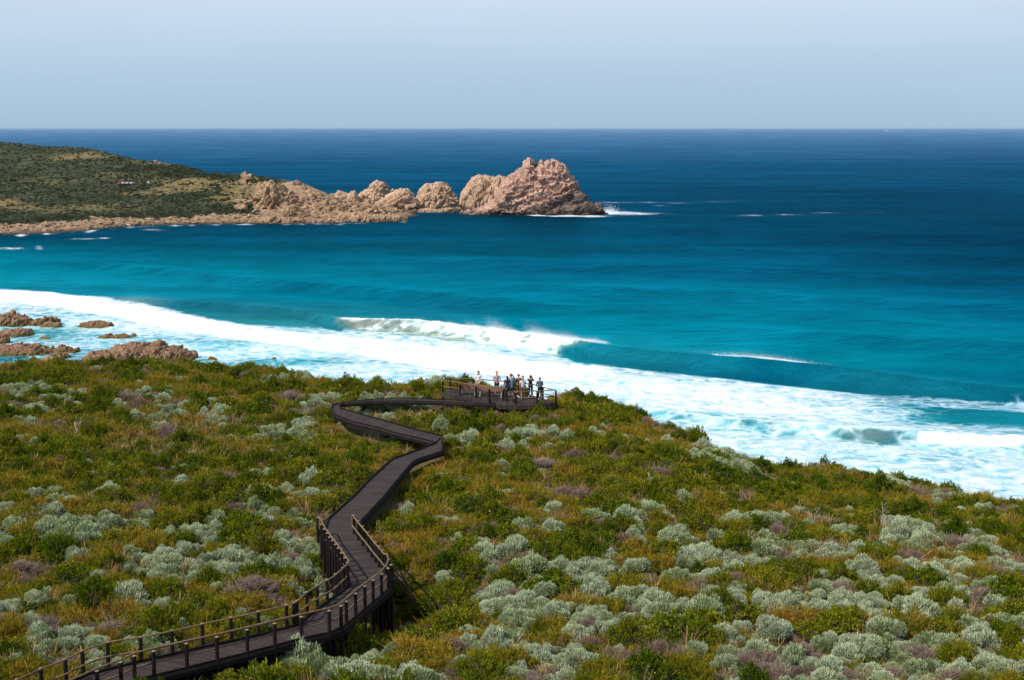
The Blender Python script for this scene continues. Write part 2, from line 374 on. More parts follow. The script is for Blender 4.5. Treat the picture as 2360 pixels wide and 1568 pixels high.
def blob(u, v, cu, cv, ru, rv, slope=0.0):
    return np.exp(-(((u - cu) / ru) ** 2 + ((v - cv - slope * (u - cu)) / rv) ** 2))
def foam_at(u, v, X, Y):
    wob = 9 * fbm(xyz(X * .02, Y * .02), 4)
    vv = v + wob
    # outer edge of the surf zone
    edge = interp([(-800,640),(0,668),(120,677),(250,694),(330,716),(450,730),(600,742),(780,748),(960,768),(1150,792),(1300,812),(1350,842),(1500,854),(1700,868),(1860,886),(2000,900),(2140,915),(2360,930),(3200,980)], u)
    edge = np.maximum(edge, interp(WAVES[0][0], u) + np.interp(u, [300, 500, 1390, 1500, 3200], [-30, 8, 8, 13, 15]))
    inz = sst(-3, 9, vv - edge)
    base = .79 + .14 * fbm(xyz(X * .012, Y * .03), 3)
    base = base + .22 * blob(u, v, 1500, 900, 380, 45, .10) + .20 * blob(u, v, 1720, 925, 240, 38, .13) - .42 * sst(1900, 2140, u - (v - 900) * 1.5) * (1 - sst(965, 985, v - .03 * (u - 2100))) - .12 * blob(u, v, 2350, 975, 200, 40)
    base = base + .10 * blob(u, v, 1000, 790, 420, 16, .06) - .04 * blob(u, v, 380, 715, 120, 10)
    f = inz * base
    # the rolling white line
    c = interp(WAVES[7][0], u); w = interp([(-800,18),(0,20),(250,24),(600,26),(900,30),(1180,34),(1350,30),(1500,22),(3200,10)], u)
    f = np.maximum(f, 1.3 * np.clip(1.25 - np.abs((vv - c + 8) / w) ** 2.2, 0, 1) * (1 - sst(1250, 1550, u) * .5))
    f = np.maximum(f, .84 * blob(u, v, 1250, 880, 420, 30, .10))
    f = np.maximum(f, .78 * blob(u, v, 1650, 915, 280, 30, .12))
    # left inner water with thin foam, blue gaps
    f = f - .34 * blob(u, v, 700, 834, 150, 10) - .30 * blob(u, v, 300, 850, 300, 16) - .34 * blob(u, v, 90, 765, 110, 22) - .35 * blob(u, v, 40, 828, 150, 18) - .16 * blob(u, v, 470, 790, 160, 12) - .12 * blob(u, v, 900, 812, 150, 8) - .14 * blob(u, v, 1600, 960, 120, 8)
    f = f - .14 * blob(u, v, 640, 760, 160, 8, .05)
    # breaker
    c0 = interp(WAVES[0][0], u); A = interp(WAVES[0][1], u); ppm = (c0 - 297) / 60
    jag = 10 * pn(xyz(X * .3, v * .2)) + 6 * pn(xyz(X * .9, v * .5))
    en = sst(765, 930, u + jag) * (1 - sst(1240, 1400, u + jag)) * (.8 + .3 * pn(xyz(u * .02, u * 0 + 4)))
    on = sst(765, 800, u + jag) * (1 - sst(1365, 1400, u + jag + np.clip(v - c0 + 3, 0, 9) * 11))
    top = c0 - 5; bot = c0 + 5 + 15 * en
    band = sst(-5, 1, v - top) * (1 - sst(-5, 5, v - bot + 5 * pn(xyz(X * .11, Y * 0 + 7))))
    lump = .5 + .75 * fbm(xyz(X * .16, v * .16), 4)
    milk = on * band
    fb_ = .16 + .62 * lump + .45 * blob(u, v, 1185, c0 + 2, 110, 14) + .35 * blob(u, v, 1010, c0, 60, 6) + .25 * sst(3, -4, v - c0)
    f = f * (1 - milk) + fb_ * milk
    f0 = (sst(-9, -4, v - c0) * (1 - sst(7, 12, v - c0))) * np.maximum(sst(1390, 1420, u), 1 - sst(740, 775, u)) * sst(330, 420, u) * (1 - sst(2250, 2400, u)); f = f * (1 - f0)
    f = np.maximum(f, 1.0 * np.exp(-((v - c0 + 2.5) / 2.2) ** 2) * (on + .95 * sst(1600, 1660, u + jag) * (1 - sst(1830, 1900, u + jag)) + .7 * sst(780, 800, u) * (1 - sst(830, 860, u))))
    # churned foot of the breaker
    f = np.maximum(f, .95 * on * np.exp(-((v - bot - 6) / 9) ** 2) * (.7 + .4 * lump))
    # flank of the left breaker
    f = np.maximum(f, .62 * blob(u, v, 300, 702, 60, 7, .05)); f = np.maximum(f, .5 * blob(u, v, 200, 690, 90, 8, .08))
    # second wave
    c8 = interp(WAVES[8][0], u)
    f = np.maximum(f, 1.0 * np.exp(-((v - c8 + 3) / 4) ** 2) * sst(1300, 1400, u) * (1 - sst(1880, 1960, u)))
    face = (.30 * sst(1380, 1450, u) * (.6 + .9 * pn(xyz(u * .015, u * 0 + 9))) + .50 * sst(1820, 2000, u + jag * 3) * (1 - sst(2040, 2110, u + jag * 3)) * np.clip(.8 + .9 * pn(xyz(u * .03, v * .1 + 5)), .3, 1)) * (1 - sst(2090, 2115, u)) * sst(-2, 4, v - c8) * (1 - sst(10, 24, v - c8))
    f = f * (1 - face * (.55 + .40 * blob(u, v, 2010, c8 + 6, 90, 30)))
    roll = sst(2095, 2125, u + jag) * np.clip(1.3 - np.abs((vv - c8 + 1) / 8) ** 2.4, 0, 1); f = np.maximum(f, 1.15 * roll)
    f = np.maximum(f, .95 * blob(u, v, 2000, 1030, 90, 8)); f = np.maximum(f, .84 * sst(1000, 1050, v - .04 * (u - 1700)) * (u > 1200))
    global MILK; MILK = np.clip(milk * .85 + .5 * blob(u, v, 300, 700, 60, 8) + .42 * blob(u, v, 2000, 1006, 90, 16), 0, 1)
    # rocks and headland
    sh = interp([(-800,548),(0,545),(200,534),(300,524),(560,515),(780,517),(870,508),(935,499),(960,480)], u)
    f = np.maximum(f, .80 * sst(-8, 0, v - sh) * (1 - sst(0, 7 + 4 * pn(xyz(u * .02, u * 0)), v - sh)) * (u < 940) * (.25 + .95 * (pn(xyz(u * .031 + 5, u * 0 + 2)) + .3)))
    for a in ((190,551,40,3,1),(240,549,16,3,1.1),(350,531,45,4,.9),(30,573,38,5,1),(90,571,11,6,1.2),(830,515,30,3,.9),(930,512,14,2,1.1),(560,518,30,2,.9),(745,517,40,2,.8),
              (1425,492,45,5,1.25),(1470,493,70,3,.9),(1310,498,60,3,1.15),(1360,499,40,3,1.2),(1240,496,22,3,1.2),(1180,492,40,2,.8),(1080,487,14,1.5,.8),(1420,467,60,2,.62),(1500,467,40,2,.6),(1560,468,50,2,.62),(1660,464,60,1.8,.62),(1720,497,40,3,.62),(1810,495,40,2,.62),(1900,491,70,2,.62),(2000,489,60,1.5,.5),(1520,474,25,2,.6),(900,441,20,2,.9),(960,487,60,2,.5)):
        f = np.maximum(f, (.66 * a[4] if a[0] < 1000 else .92 * a[4]) * blob(u, v, a[0], a[1], a[2] * 1.25, a[3]) * (1 + .45 * pn(xyz(X * .06, Y * .06 + 3))))
    for a in ((225,758,60,5),(265,782,60,5),(330,842,150,6),(150,778,60,5),(60,772,80,5),(100,824,110,6),(490,830,25,5),(632,828,10,3),(600,850,80,10)):
        f = np.maximum(f, .66 * blob(u, v, *a))
    return np.clip(f, 0, 1.6)
def build_sea():
    t_u = np.concatenate([np.linspace(-900, -60, 90), np.linspace(-50, 2410, 1250), np.linspace(2420, 3260, 90)])
    v_r = np.concatenate([np.linspace(1330, 1160, 40), np.linspace(1158, 650, 470), np.linspace(648.5, 480, 130), np.linspace(478, 330, 80), np.linspace(328, 297.6, 22)])
    Yr = at(CU, v_r, 0)[1]; Yr = Yr[Yr < 60000]; Yr = np.concatenate([Yr, [30000, 45000, 70000, 110000, 180000]]); Yr.sort()
    Yr = np.concatenate([[60, 100, 140], Yr[Yr > 150]])
    tx = (t_u - CU) / FPX
    Xg = (tx[None] * (Yr[:, None] * cp + CAMZ * sp_)).ravel(); Yg = np.repeat(Yr, len(tx))
    u, v = proj(Xg, Yg, 0 * Xg); Z = np.zeros_like(Xg)
    near = Yg < 1400
    for li, (ln, amp, wf, wb) in enumerate(WAVES):
        c = interp(ln, u); A = interp(amp, u); Yc = at(u, c, 0)[1]; d = Yg - Yc
        mod = .78 + .45 * pn(xyz(Xg * .013 + li * 7, Yg * 0 + li))
        pr = np.where(d < 0, np.exp(-(np.abs(d) / wf) ** 1.7), np.exp(-(d / wb) ** 2))
        tr = -.22 * np.exp(-((d + wf * 2.4) / (wf * 1.4)) ** 2)
        Z += A * (1.0 if li in (0, 7, 8) else 2.7) * (pr + tr) * (mod if li else .93 + .12 * pn(xyz(Xg * .02, Yg * 0)))
    sw = .22 * pn(xyz(Xg * .01, Yg * .035)) + .12 * pn(xyz(Xg * .05, Yg * .11 + 9)); Z += sw * sst(200, 260, Yg) * (1 - sst(1300, 1500, Yg))
    F = np.zeros_like(Xg); k = near & (Yg > 150); F[k] = foam_at(u[k], v[k], Xg[k], Yg[k]); K = np.zeros_like(Xg); K[k] = MILK
    F[Yg <= 150] = .6
    Z[k] += np.clip(F[k] - .55, 0, .6) * (.95 * fbm(xyz(Xg[k] * .16, Yg[k] * .22), 5) + .25)
    c0 = interp(WAVES[0][0], u); onb = sst(770, 900, u) * (1 - sst(1300, 1400, u)) * np.exp(-((v - c0 - 6) / 9) ** 2)
    Z[k] += (onb * 1.1 * ridged(xyz(Xg * .18, Yg * .25), 4))[k]
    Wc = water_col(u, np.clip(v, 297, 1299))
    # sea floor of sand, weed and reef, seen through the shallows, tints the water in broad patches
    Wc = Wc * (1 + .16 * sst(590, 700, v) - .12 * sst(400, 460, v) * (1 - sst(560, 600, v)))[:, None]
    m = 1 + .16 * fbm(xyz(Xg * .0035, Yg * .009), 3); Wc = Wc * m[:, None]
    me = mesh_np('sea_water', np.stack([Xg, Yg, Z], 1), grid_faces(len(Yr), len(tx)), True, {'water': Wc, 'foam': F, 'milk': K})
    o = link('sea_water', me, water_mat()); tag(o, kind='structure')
build_sea()

# blown spray off the breaker: fine drops
def drops(name, n, fn, label):
    pts, r = fn(n); n = len(pts)
    tet = np.array([[1, 1, 1], [1, -1, -1], [-1, 1, -1], [-1, -1, 1]], float) * .6
    V = (pts[:, None] + tet[None] * r[:, None, None]).reshape(-1, 3)
    F = (np.arange(n)[:, None, None] * 4 + np.array([[0, 1, 2], [0, 3, 1], [0, 2, 3], [1, 3, 2]])[None]).reshape(-1, 3)
    o = link(name, mesh_np(name, V, F), simple('spray_white', (.93, .95, .96), .9, .02)); tag(o, label, 'spray', kind='stuff'); return o
def spray_main(n):
    u = RNG.uniform(960, 1400, n); w = np.exp(-((u - 1210) / 150) ** 2) + .28
    keep = RNG.random(n) < w; u = u[keep]; c = interp(WAVES[0][0], u); A = interp(WAVES[0][1], u)
    x, y, _ = at(u, c - 1, 0); h = RNG.exponential(.42, len(u)) * (.5 + 1.3 * np.exp(-((u - 1210) / 120) ** 2))
    puff = np.clip(.6 + 1.1 * pn(xyz(x * .16, x * 0)), .12, 2); h *= puff
    return np.stack([x - h * 1.1 + RNG.normal(0, .5, len(u)), y + h * 2.2 + RNG.uniform(-.6, 1.5, len(u)), A * .93 + h + RNG.normal(0, .12, len(u))], 1), RNG.uniform(.02, .05, len(u))
drops('sea_spray', 60000, spray_main, 'fine white spray blowing back off the breaking crest')
def spray_right(n):
    u = RNG.normal(1765, 55, n); c = interp(WAVES[0][0], u); A = interp(WAVES[0][1], u); x, y, _ = at(u, c - 1, 0); h = RNG.exponential(.28, n)
    return np.stack([x - h, y + h * 2, A * .95 + h], 1), RNG.uniform(.03, .06, n)
drops('sea_spray', 3500, spray_right, 'thin spray lifting off the unbroken crest at right')
def spray_isle(n):
    x, y, _ = at(RNG.normal(1402, 12, n), 491.0, 0); h = RNG.exponential(1.2, n)
    return np.stack([x, y + RNG.normal(0, 2, n), h], 1), RNG.uniform(.08, .2, n)
drops('sea_spray', 2500, spray_isle, 'white surge splashing at the seaward foot of the big rock')

# ------------------------------------------------------------------ rocks
R_ISLE = rock_mat('pink_granite', (.70, .45, .33), (.53, .315, .24), (.24, .13, .11), 2.2, 2.6, (1, 1, 2.2), (.3, .55, .2), .16, bstr=.7, stain_shade=(-8, 58, 24))
R_ISLE2 = rock_mat('tan_pink_granite', (.78, .54, .35), (.58, .38, .25), (.24, .14, .11), 2.4, 2.6, (2, 2, .8), (.1, .1, .2), .2, bstr=1.0)
R_TAN = rock_mat('tan_granite', (.60, .40, .24), (.38, .235, .14), (.12, .08, .055), .6, 1.2, (1, 1, 1.6), (.2, .3, 0), .2)
R_NEAR = rock_mat('brown_granite', (.40, .24, .14), (.25, .14, .08), (.09, .055, .035), .25, .5, (1, 1, 1.5), (.1, .2, 0), .5, weed=(.16, .11, .02), bstr=.7)
def rock_mesh(name, sil, Yc, df, db, zb=-2.0, amp=1.6, fr=.09, ns=200, nt_=90, p=.62, seed=0, strata=(1, 1, 1), yshift=None, sub=1.0):
    sil = np.array(sil, float); u = np.linspace(sil[0, 0], sil[-1, 0], ns); v = np.interp(u, sil[:, 0], sil[:, 1])
    s = np.linspace(-1, 1, ns); tap = np.clip(1 - np.abs(s) ** 3.0, 0, 1) ** .5
    yc = Yc + (np.interp(u, *zip(*yshift)) if yshift else 0)
    X, _, ZT = atY(u, v, yc); ZT = np.maximum(ZT, zb + .3)
    t = np.linspace(0, 1, nt_)
    yy = yc[:, None] if np.ndim(yc) else np.full((ns, 1), yc)
    cy = -np.cos(np.pi * t)[None]
    Y = yy + np.where(cy < 0, cy * df, cy * db) * (tap[:, None] * .9 + .1)
    Z = zb + (ZT[:, None] - zb) * np.clip(np.sin(np.pi * t)[None], 0, 1) ** p
    Xg = np.repeat(X[:, None], nt_, 1)
    V = np.stack([Xg.ravel(), Y.ravel(), Z.ravel()], 1)
    G = V.reshape(ns, nt_, 3); dx = np.gradient(G, axis=0); dt = np.gradient(G, axis=1); n = np.cross(dx, dt); n /= np.linalg.norm(n, axis=2)[..., None] + 1e-9
    q = V * np.array(strata) * fr + seed
    ds = ridged(q, 5) * .9 + fbm(q * .55 + 31, 3) * 1.1
    w = pn(q * 1.3 + 5); ds += .5 * np.abs(np.modf(w * 3.5 + 20)[0] - .5)     # stepped joints
    qq = V * np.array(strata) * fr; qq = qq + .35 * np.stack([pn(qq * 1.1 + 3), pn(qq * 1.1 + 30), pn(qq * 1.1 + 60)], 1)
    rot_ = np.array(Matrix.Rotation(.5, 3, 'Y') @ Matrix.Rotation(.3, 3, 'X')); qq = qq @ rot_.T * np.array([1, 1, 1.9]) + seed
    f1, e1 = facets(qq * 1.1); f2, e2 = facets(qq * 2.7 + 5); f3, e3 = facets(qq * 6 + 9)
    ds = ds * .42 + f1 * 1.3 + f2 * .66 + f3 * .16 - .5 * np.exp(-(e1 / .07) ** 2) - .3 * np.exp(-(e2 / .09) ** 2)
    fade = sst(zb, zb + 2.5, V[:, 2]) * .85 + .15
    topfade = 1 - .45 * np.exp(-((t - .5) / .12) ** 2); fade = fade * np.tile(topfade, ns)
    V = V + n.reshape(-1, 3) * (amp * (ds - .35) * fade)[:, None]
    return mesh_np(name, V, grid_faces(ns, nt_), True)
def rock(name, label, mat, *a, group=None, **k):
    me = rock_mesh(name, *a, **k)
    c = np.zeros(len(me.vertices) * 3, np.float32); me.vertices.foreach_get('co', c); c = c.reshape(-1, 3)
    o = c.mean(0); o[2] = 0; me.vertices.foreach_set('co', (c - o).ravel()); me.update()
    return tag(link(name, me, mat, loc=o), label, 'rock', group)
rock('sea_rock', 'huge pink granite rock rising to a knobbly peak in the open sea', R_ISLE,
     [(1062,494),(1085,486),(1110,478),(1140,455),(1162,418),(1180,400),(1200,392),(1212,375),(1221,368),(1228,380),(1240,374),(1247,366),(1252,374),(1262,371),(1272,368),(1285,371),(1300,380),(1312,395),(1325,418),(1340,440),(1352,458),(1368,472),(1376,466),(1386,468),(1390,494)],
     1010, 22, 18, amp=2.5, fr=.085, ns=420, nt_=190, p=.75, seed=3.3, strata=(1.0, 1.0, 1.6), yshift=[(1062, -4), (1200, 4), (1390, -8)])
rock('sea_rock', 'rounded tan shoulder rock tucked behind the foot of the big peak', R_ISLE2,
     [(1058,466),(1064,450),(1074,430),(1088,412),(1102,404),(1120,406),(1135,410),(1150,405),(1170,408),(1200,412),(1230,440)], 1038, 14, 12, amp=1.6, fr=.12, ns=200, p=.6, seed=8.1, strata=(1.8, 1.6, .5))
rock('sea_rock', 'domed cream granite stack just left of the water gap', R_ISLE2,
     [(945,472),(958,455),(970,436),(988,424),(1005,420),(1022,421),(1035,430),(1048,446),(1056,455),(1062,470)], 1062, 13, 12, amp=1.5, fr=.12, ns=180, seed=12.4)
rock('sea_rock', 'low pink rock leaning against the domed cream stack', R_ISLE2,
     [(855,478),(872,465),(890,452),(915,440),(935,434),(946,440),(955,455),(970,474)], 1050, 13, 12, amp=1.4, fr=.13, ns=160, seed=19.0)
rock('sea_rock', 'reddish rock hump with a dark seaward face at the back', R_ISLE2,
     [(815,462),(830,448),(842,440),(852,428),(866,418),(880,416),(890,424),(897,440),(900,462)], 1120, 13, 12, amp=1.6, fr=.13, ns=140, seed=23.0)
rock('sea_rock', 'small pink knob between the scrub point and the reddish hump', R_ISLE2,
     [(758,462),(768,452),(780,440),(790,444),(802,446),(818,440),(830,462)], 1100, 10, 10, amp=1.0, fr=.16, ns=100, seed=27.0)
rock('sea_rock', 'tiny red rock alone in the water behind the stacks', R_ISLE2, [(897,443),(905,434),(912,438),(918,443)], 1330, 4, 4, amp=.4, fr=.3, ns=50, nt_=40, seed=2.0)
rock('sea_rock', 'flat brown ledge awash below the domed stack', R_ISLE2, [(930,492),(950,486),(985,481),(1010,483),(1035,479),(1060,478),(1072,484)], 1025, 8, 8, amp=.9, fr=.2, ns=140, nt_=60, seed=4.0)
# scrub tuft on the peak
# rocks by the near shore
def nrock(label, sil, vb, amp=.5, fr=.35, seed=0, db=None, mat=R_NEAR, ns=160, thick=None):
    Yf = float(at(CU, vb, 0)[1]); w = (sil[-1][0] - sil[0][0]) / FPX * Yf; th = thick or max(1.2, min(w * .28, 7))
    return rock('shore_rock', label, mat, sil, Yf + th, th, th * 1.1, zb=-.8, amp=amp * .95, fr=fr * .75, ns=ns, nt_=70, p=.5, seed=seed, strata=(1.3, 1, .9))
nrock('broad weathered brown granite slab rising from the surf behind the hill rim', [(183,838),(195,822),(215,812),(240,808),(262,806),(280,794),(300,789),(322,792),(340,796),(360,794),(385,800),(410,806),(430,810),(447,818),(456,832)], 838, .85, .28, 5.2, ns=260)
nrock('pale tan boulder heap poking up left of the broad slab', [(72,845),(85,832),(105,824),(125,822),(145,832),(180,836),(215,838)], 846, .5, .4, 7.7, mat=R_TAN)
nrock('long weedy brown ledge at the left edge of the shallows', [(-60,820),(-20,800),(10,796),(60,795),(90,797),(108,806),(125,818)], 822, .5, .4, 9.9)
nrock('row of dark round boulders beside the weedy ledge', [(105,814),(118,800),(128,806),(140,798),(152,800),(160,806),(175,802),(186,812)], 815, .7, .5, 13.9)
nrock('dark knobbly boulders just below the row of round ones', [(108,826),(120,818),(135,812),(150,814),(165,826)], 828, .6, .6, 14.9, ns=80)
nrock('large brown boulder pile in the upper left shallows', [(-80,748),(-30,730),(0,726),(20,722),(40,727),(55,734),(70,744),(90,752)], 754, .9, .35, 15.1, ns=200)
nrock('chain of rust brown boulders reaching out from the upper pile', [(60,752),(74,740),(88,731),(100,736),(112,730),(124,734),(138,742),(142,749)], 752, .8, .45, 17.1)
nrock('low flat rust rock off the end of the boulder chain', [(92,752),(105,744),(120,742),(140,744),(143,753)], 755, .3, .5, 18.6, ns=60)
nrock('olive weedy ledge under the upper boulder pile', [(-40,778),(0,764),(25,759),(50,756),(68,760),(75,770),(80,777)], 778, .4, .45, 21.3)
nrock('brown block at the left edge between the two ledges', [(-60,795),(-20,770),(5,768),(20,775),(23,790)], 794, .4, .4, 22.3, ns=70)
nrock('smooth brown islet washed by foam seaward of the slab', [(178,753),(188,744),(205,742),(225,740),(240,742),(256,745),(268,755)], 757, .4, .4, 25.3)
nrock('thin chain of small dark rocks in foam', [(218,781),(235,774),(250,770),(262,775),(275,770),(290,771),(303,776)], 782, .45, .6, 29.3)
nrock('small round boulder at the end of the thin dark chain', [(300,778),(303,769),(309,767),(314,771),(316,778)], 778, .2, .6, 31.3, ns=50)
nrock('small dark rock in foam off the tip of the broad slab', [(476,830),(484,822),(492,823),(502,830)], 831, .25, .7, 33.3, ns=50)
nrock('lone tiny dark rock in the white wash', [(625,829),(629,824),(634,824),(637,829)], 829, .1, .9, 35.3, ns=40)
nrock('tiny flat weed covered rock in the green shallows', [(88,782),(96,776),(108,776),(118,782)], 783, .2, .7, 36.3, ns=40)

# faceted boulders
def boulder_mesh(name, seed, sub=2):
    r = random.Random(seed); bm = bmesh.new()
    for k in range(16):
        d = Vector((r.gauss(0, 1), r.gauss(0, 1), r.gauss(0, 1))).normalized() * r.uniform(.75, 1.1)
        bm.verts.new((d.x, d.y * .85, d.z * .8))
    bmesh.ops.convex_hull(bm, input=bm.verts[:])
    for v in [v for v in bm.verts if not v.link_faces]: bm.verts.remove(v)
    bmesh.ops.bevel(bm, geom=bm.edges[:], offset=.07, segments=2, affect='EDGES')
    bmesh.ops.triangulate(bm, faces=bm.faces[:])
    bmesh.ops.subdivide_edges(bm, edges=bm.edges[:], cuts=1)
    V = np.array([v.co[:] for v in bm.verts]); ds = fbm(V * 1.8 + seed, 4) * .10
    for v, d in zip(bm.verts, ds): v.co += v.co.normalized() * d
    bmesh.ops.recalc_face_normals(bm, faces=bm.faces)
    me = bpy.data.meshes.new(name); bm.to_mesh(me); bm.free(); return me
BOULD = [boulder_mesh('boulder', s) for s in (1, 2, 3, 4, 5)]
for b in BOULD: b.materials.append(R_TAN)

# ------------------------------------------------------------------ instancing for uncountable stuff
def scatter(name, pts, scl, rot, protos, label, cat, kind='stuff'):
    pts = np.asarray(pts); me = bpy.data.meshes.new(name); n = len(pts)
    me.vertices.add(n); me.vertices.foreach_set('co', np.asarray(pts, np.float32).ravel())
    a = me.attributes.new('scl', 'FLOAT_VECTOR', 'POINT'); a.data.foreach_set('vector', np.asarray(scl, np.float32).ravel())
    a = me.attributes.new('rot', 'FLOAT_VECTOR', 'POINT'); a.data.foreach_set('vector', np.asarray(rot, np.float32).ravel())
    o = bpy.data.objects.new(name, me); COL.objects.link(o); tag(o, label, cat, kind=kind)
    g = bpy.data.node_groups.new(name, 'GeometryNodeTree')
    g.interface.new_socket('Geometry', in_out='INPUT', socket_type='NodeSocketGeometry'); g.interface.new_socket('Geometry', in_out='OUTPUT', socket_type='NodeSocketGeometry')
    gi = g.nodes.new('NodeGroupInput'); go = g.nodes.new('NodeGroupOutput'); ip = g.nodes.new('GeometryNodeInstanceOnPoints')
    jn = g.nodes.new('GeometryNodeJoinGeometry')
    for pr in reversed(protos):
        oi = g.nodes.new('GeometryNodeObjectInfo'); oi.inputs['Object'].default_value = pr; oi.inputs['As Instance'].default_value = True; oi.transform_space = 'ORIGINAL'
        g.links.new(oi.outputs['Geometry'], jn.inputs[0])
    ns = g.nodes.new('GeometryNodeInputNamedAttribute'); ns.data_type = 'FLOAT_VECTOR'; ns.inputs['Name'].default_value = 'scl'
    nr = g.nodes.new('GeometryNodeInputNamedAttribute'); nr.data_type = 'FLOAT_VECTOR'; nr.inputs['Name'].default_value = 'rot'
    g.links.new(gi.outputs[0], ip.inputs['Points']); g.links.new(jn.outputs[0], ip.inputs['Instance']); ip.inputs['Pick Instance'].default_value = True
    g.links.new(nr.outputs['Attribute'], ip.inputs['Rotation']); g.links.new(ns.outputs['Attribute'], ip.inputs['Scale']); g.links.new(ip.outputs[0], go.inputs[0])
    md = o.modifiers.new('scatter', 'NODES'); md.node_group = g
    return o

# ------------------------------------------------------------------ far headland
HC = [(-900, [(545,795),(505,850),(470,1000),(430,1100),(400,1180),(350,1350),(310,1560)]),
      (0, [(541,805),(520,835),(505,855),(470,990),(430,1100),(400,1180),(360,1320),(328,1480)]),
      (110, [(536,820),(515,850),(500,880),(465,1000),(430,1090),(400,1170),(365,1290),(338,1420)]),
      (200, [(530,840),(510,870),(495,900),(460,1010),(430,1085),(400,1160),(370,1260),(343,1370)]),
      (300, [(521,880),(508,898),(492,930),(455,1030),(428,1090),(405,1140),(385,1180),(368,1225)]),
      (400, [(518,890),(505,905),(488,935),(455,1010),(430,1060),(410,1100),(395,1130),(379,1160)]),
      (480, [(516,896),(503,912),(485,945),(455,1000),(432,1040),(418,1065),(410,1085),(401,1105)]),
      (560, [(514,903),(500,922),(480,955),(455,990),(435,1020),(422,1040),(413,1055),(406,1070)]),
      (640, [(515,900),(500,920),(482,945),(462,968),(445,985),(432,1000),(425,1008),(417,1015)]),
      (700, [(515,900),(500,920),(484,940),(466,960),(450,975),(440,985),(432,992),(425,1000)]),
      (770, [(513,905),(500,925),(488,940),(478,952),(470,960),(466,965),(462,970),(459,975)]),
      (860, [(508,930),(500,940),(496,948),(492,955),(489,960),(487,963),(486,965),(485,968)]),
      (930, [(499,965),(497,968),(495,972),(494,975),(493,978),(492,980),(491.5,982),(491,984)]),
      (965, [(496,985),(496,988),(496,990),(496,992),(496,993),(496,994),(496,995),(496,996)])]
def head_grid():
    nt_ = 150; cols = []
    for u, c in HC:
        c = np.array(c, float); x, y, z = atY(np.full(len(c), u), c[:, 0], c[:, 1])
        k = np.linspace(0, 1, len(c)); kk = np.linspace(0, 1, nt_)
        cols.append((u, np.interp(kk, k, y), np.interp(kk, k, z), np.interp(kk, k, c[:, 0])))
    ug = np.concatenate([np.linspace(-900, -20, 60), np.linspace(-15, 965, 420)]); us = [c[0] for c in cols]
    Y = np.stack([np.interp(ug, us, [c[1][k] for c in cols]) for k in range(nt_)], 1); Z = np.stack([np.interp(ug, us, [c[2][k] for c in cols]) for k in range(nt_)], 1)
    Vv = np.stack([np.interp(ug, us, [c[3][k] for c in cols]) for k in range(nt_)], 1)
    # the far side falls away to the sea
    nb = 30; tb = np.linspace(0, 1, nb + 1)[1:]; yb = Y[:, -1:] + tb[None] * 260; zb = Z[:, -1:] * (1 - tb[None] ** 1.5) - 4 * tb[None]
    # and the near side under the water
    yf = Y[:, :1] - np.array([[18, 6]]); zf = Z[:, :1] * 0 + np.array([[-4, -1.5]])
    Y = np.concatenate([yf, Y, yb], 1); Z = np.concatenate([zf, Z, zb], 1); Vv = np.concatenate([Vv[:, :1].repeat(2, 1), Vv, Vv[:, -1:].repeat(nb, 1)], 1)
    U = np.repeat(ug[:, None], Y.shape[1], 1); X = (U - CU) / FPX * (Y * cp - (Z - CAMZ) * sp_)
    return U, Vv, X, Y, Z
HU, HV, HX, HY, HZ = head_grid(); hs = HU.shape
hu, hv, hx, hy = HU.ravel(), HV.ravel(), HX.ravel(), HY.ravel()
shv = interp([(-900,512),(0,519),(130,512),(250,504),(400,502),(560,497),(620,495),(700,400),(965,400)], hu)          # scrub line above the shore rock
nz_ = fbm(xyz(hu * .02, hv * .08), 3)
w_shore = sst(-2, 2, hv - shv + nz_ * 5)
w_tan = np.clip(1.1 * blob(hu, hv, 490, 418, 80, 14) + .9 * blob(hu, hv, 420, 436, 90, 10) + .8 * blob(hu, hv, 560, 440, 45, 24) + .6 * blob(hu, hv, 350, 375, 60, 8) + .7 * blob(hu, hv, 330, 448, 80, 5)
                + .5 * blob(hu, hv, 260, 400, 60, 8) + .6 * blob(hu, hv, 10, 468, 60, 12) + .5*blob(hu, hv, 180, 360, 60, 8) + .55 * fbm(xyz(hx * .012, hy * .012), 4) - .05 + .3*blob(hu,hv,520,470,90,20), 0, 1)
w_rock = np.clip(1.3 * blob(hu, hv, 640, 455, 60, 34, .35) + 1.2 * blob(hu, hv, 700, 490, 110, 16) + 1.2 * blob(hu, hv, 830, 490, 120, 22) + .9 * blob(hu, hv, 690, 432, 45, 10, .3) + .8 * blob(hu, hv, 362, 377, 16, 5)
                 + .7 * fbm(xyz(hx * .03, hy * .03), 4) * sst(560, 640, hu) - .05, 0, 1) * sst(540, 600, hu + 60 * (hv < 390))
w_rock = np.maximum(w_rock, w_shore)
ruf = fbm(xyz(hx * .045, hy * .045), 4) * 1.5 + ridged(xyz(hx * .12, hy * .12), 3) * .8 * w_rock
hz = HZ.ravel() + ruf * sst(.2, 3, HZ.ravel())
t = NT('headland_scrub'); p = t.pos(); n1 = t.noise(p, .05, 5, .6); n2 = t.noise(p, .35, 5, .7); n3 = t.noise(p, .012, 3)
g = t.mix(t.mr(n1, .35, .65), (.030, .040, .016), (.062, .072, .028)); g = t.mix(t.mr(n2, .5, .7, 0, .6), g, (.12, .13, .085)); g = t.mix(t.mr(n3, .5, .68, 0, .45), g, (.16, .12, .055))
tn = t.mix(t.mr(n2, .35, .6), (.33, .215, .10), (.12, .11, .045))
rk = t.mix(t.mr(n2, .35, .65), (.20, .13, .09), (.50, .34, .22)); rk = t.mix(t.mr(n1, .45, .62, 0, .7), rk, (.34, .22, .13))
c = t.mix(t.mr(t.math('ADD', t.attr('tan'), t.math('SUBTRACT', n2, .5)), .15, .5), g, tn)
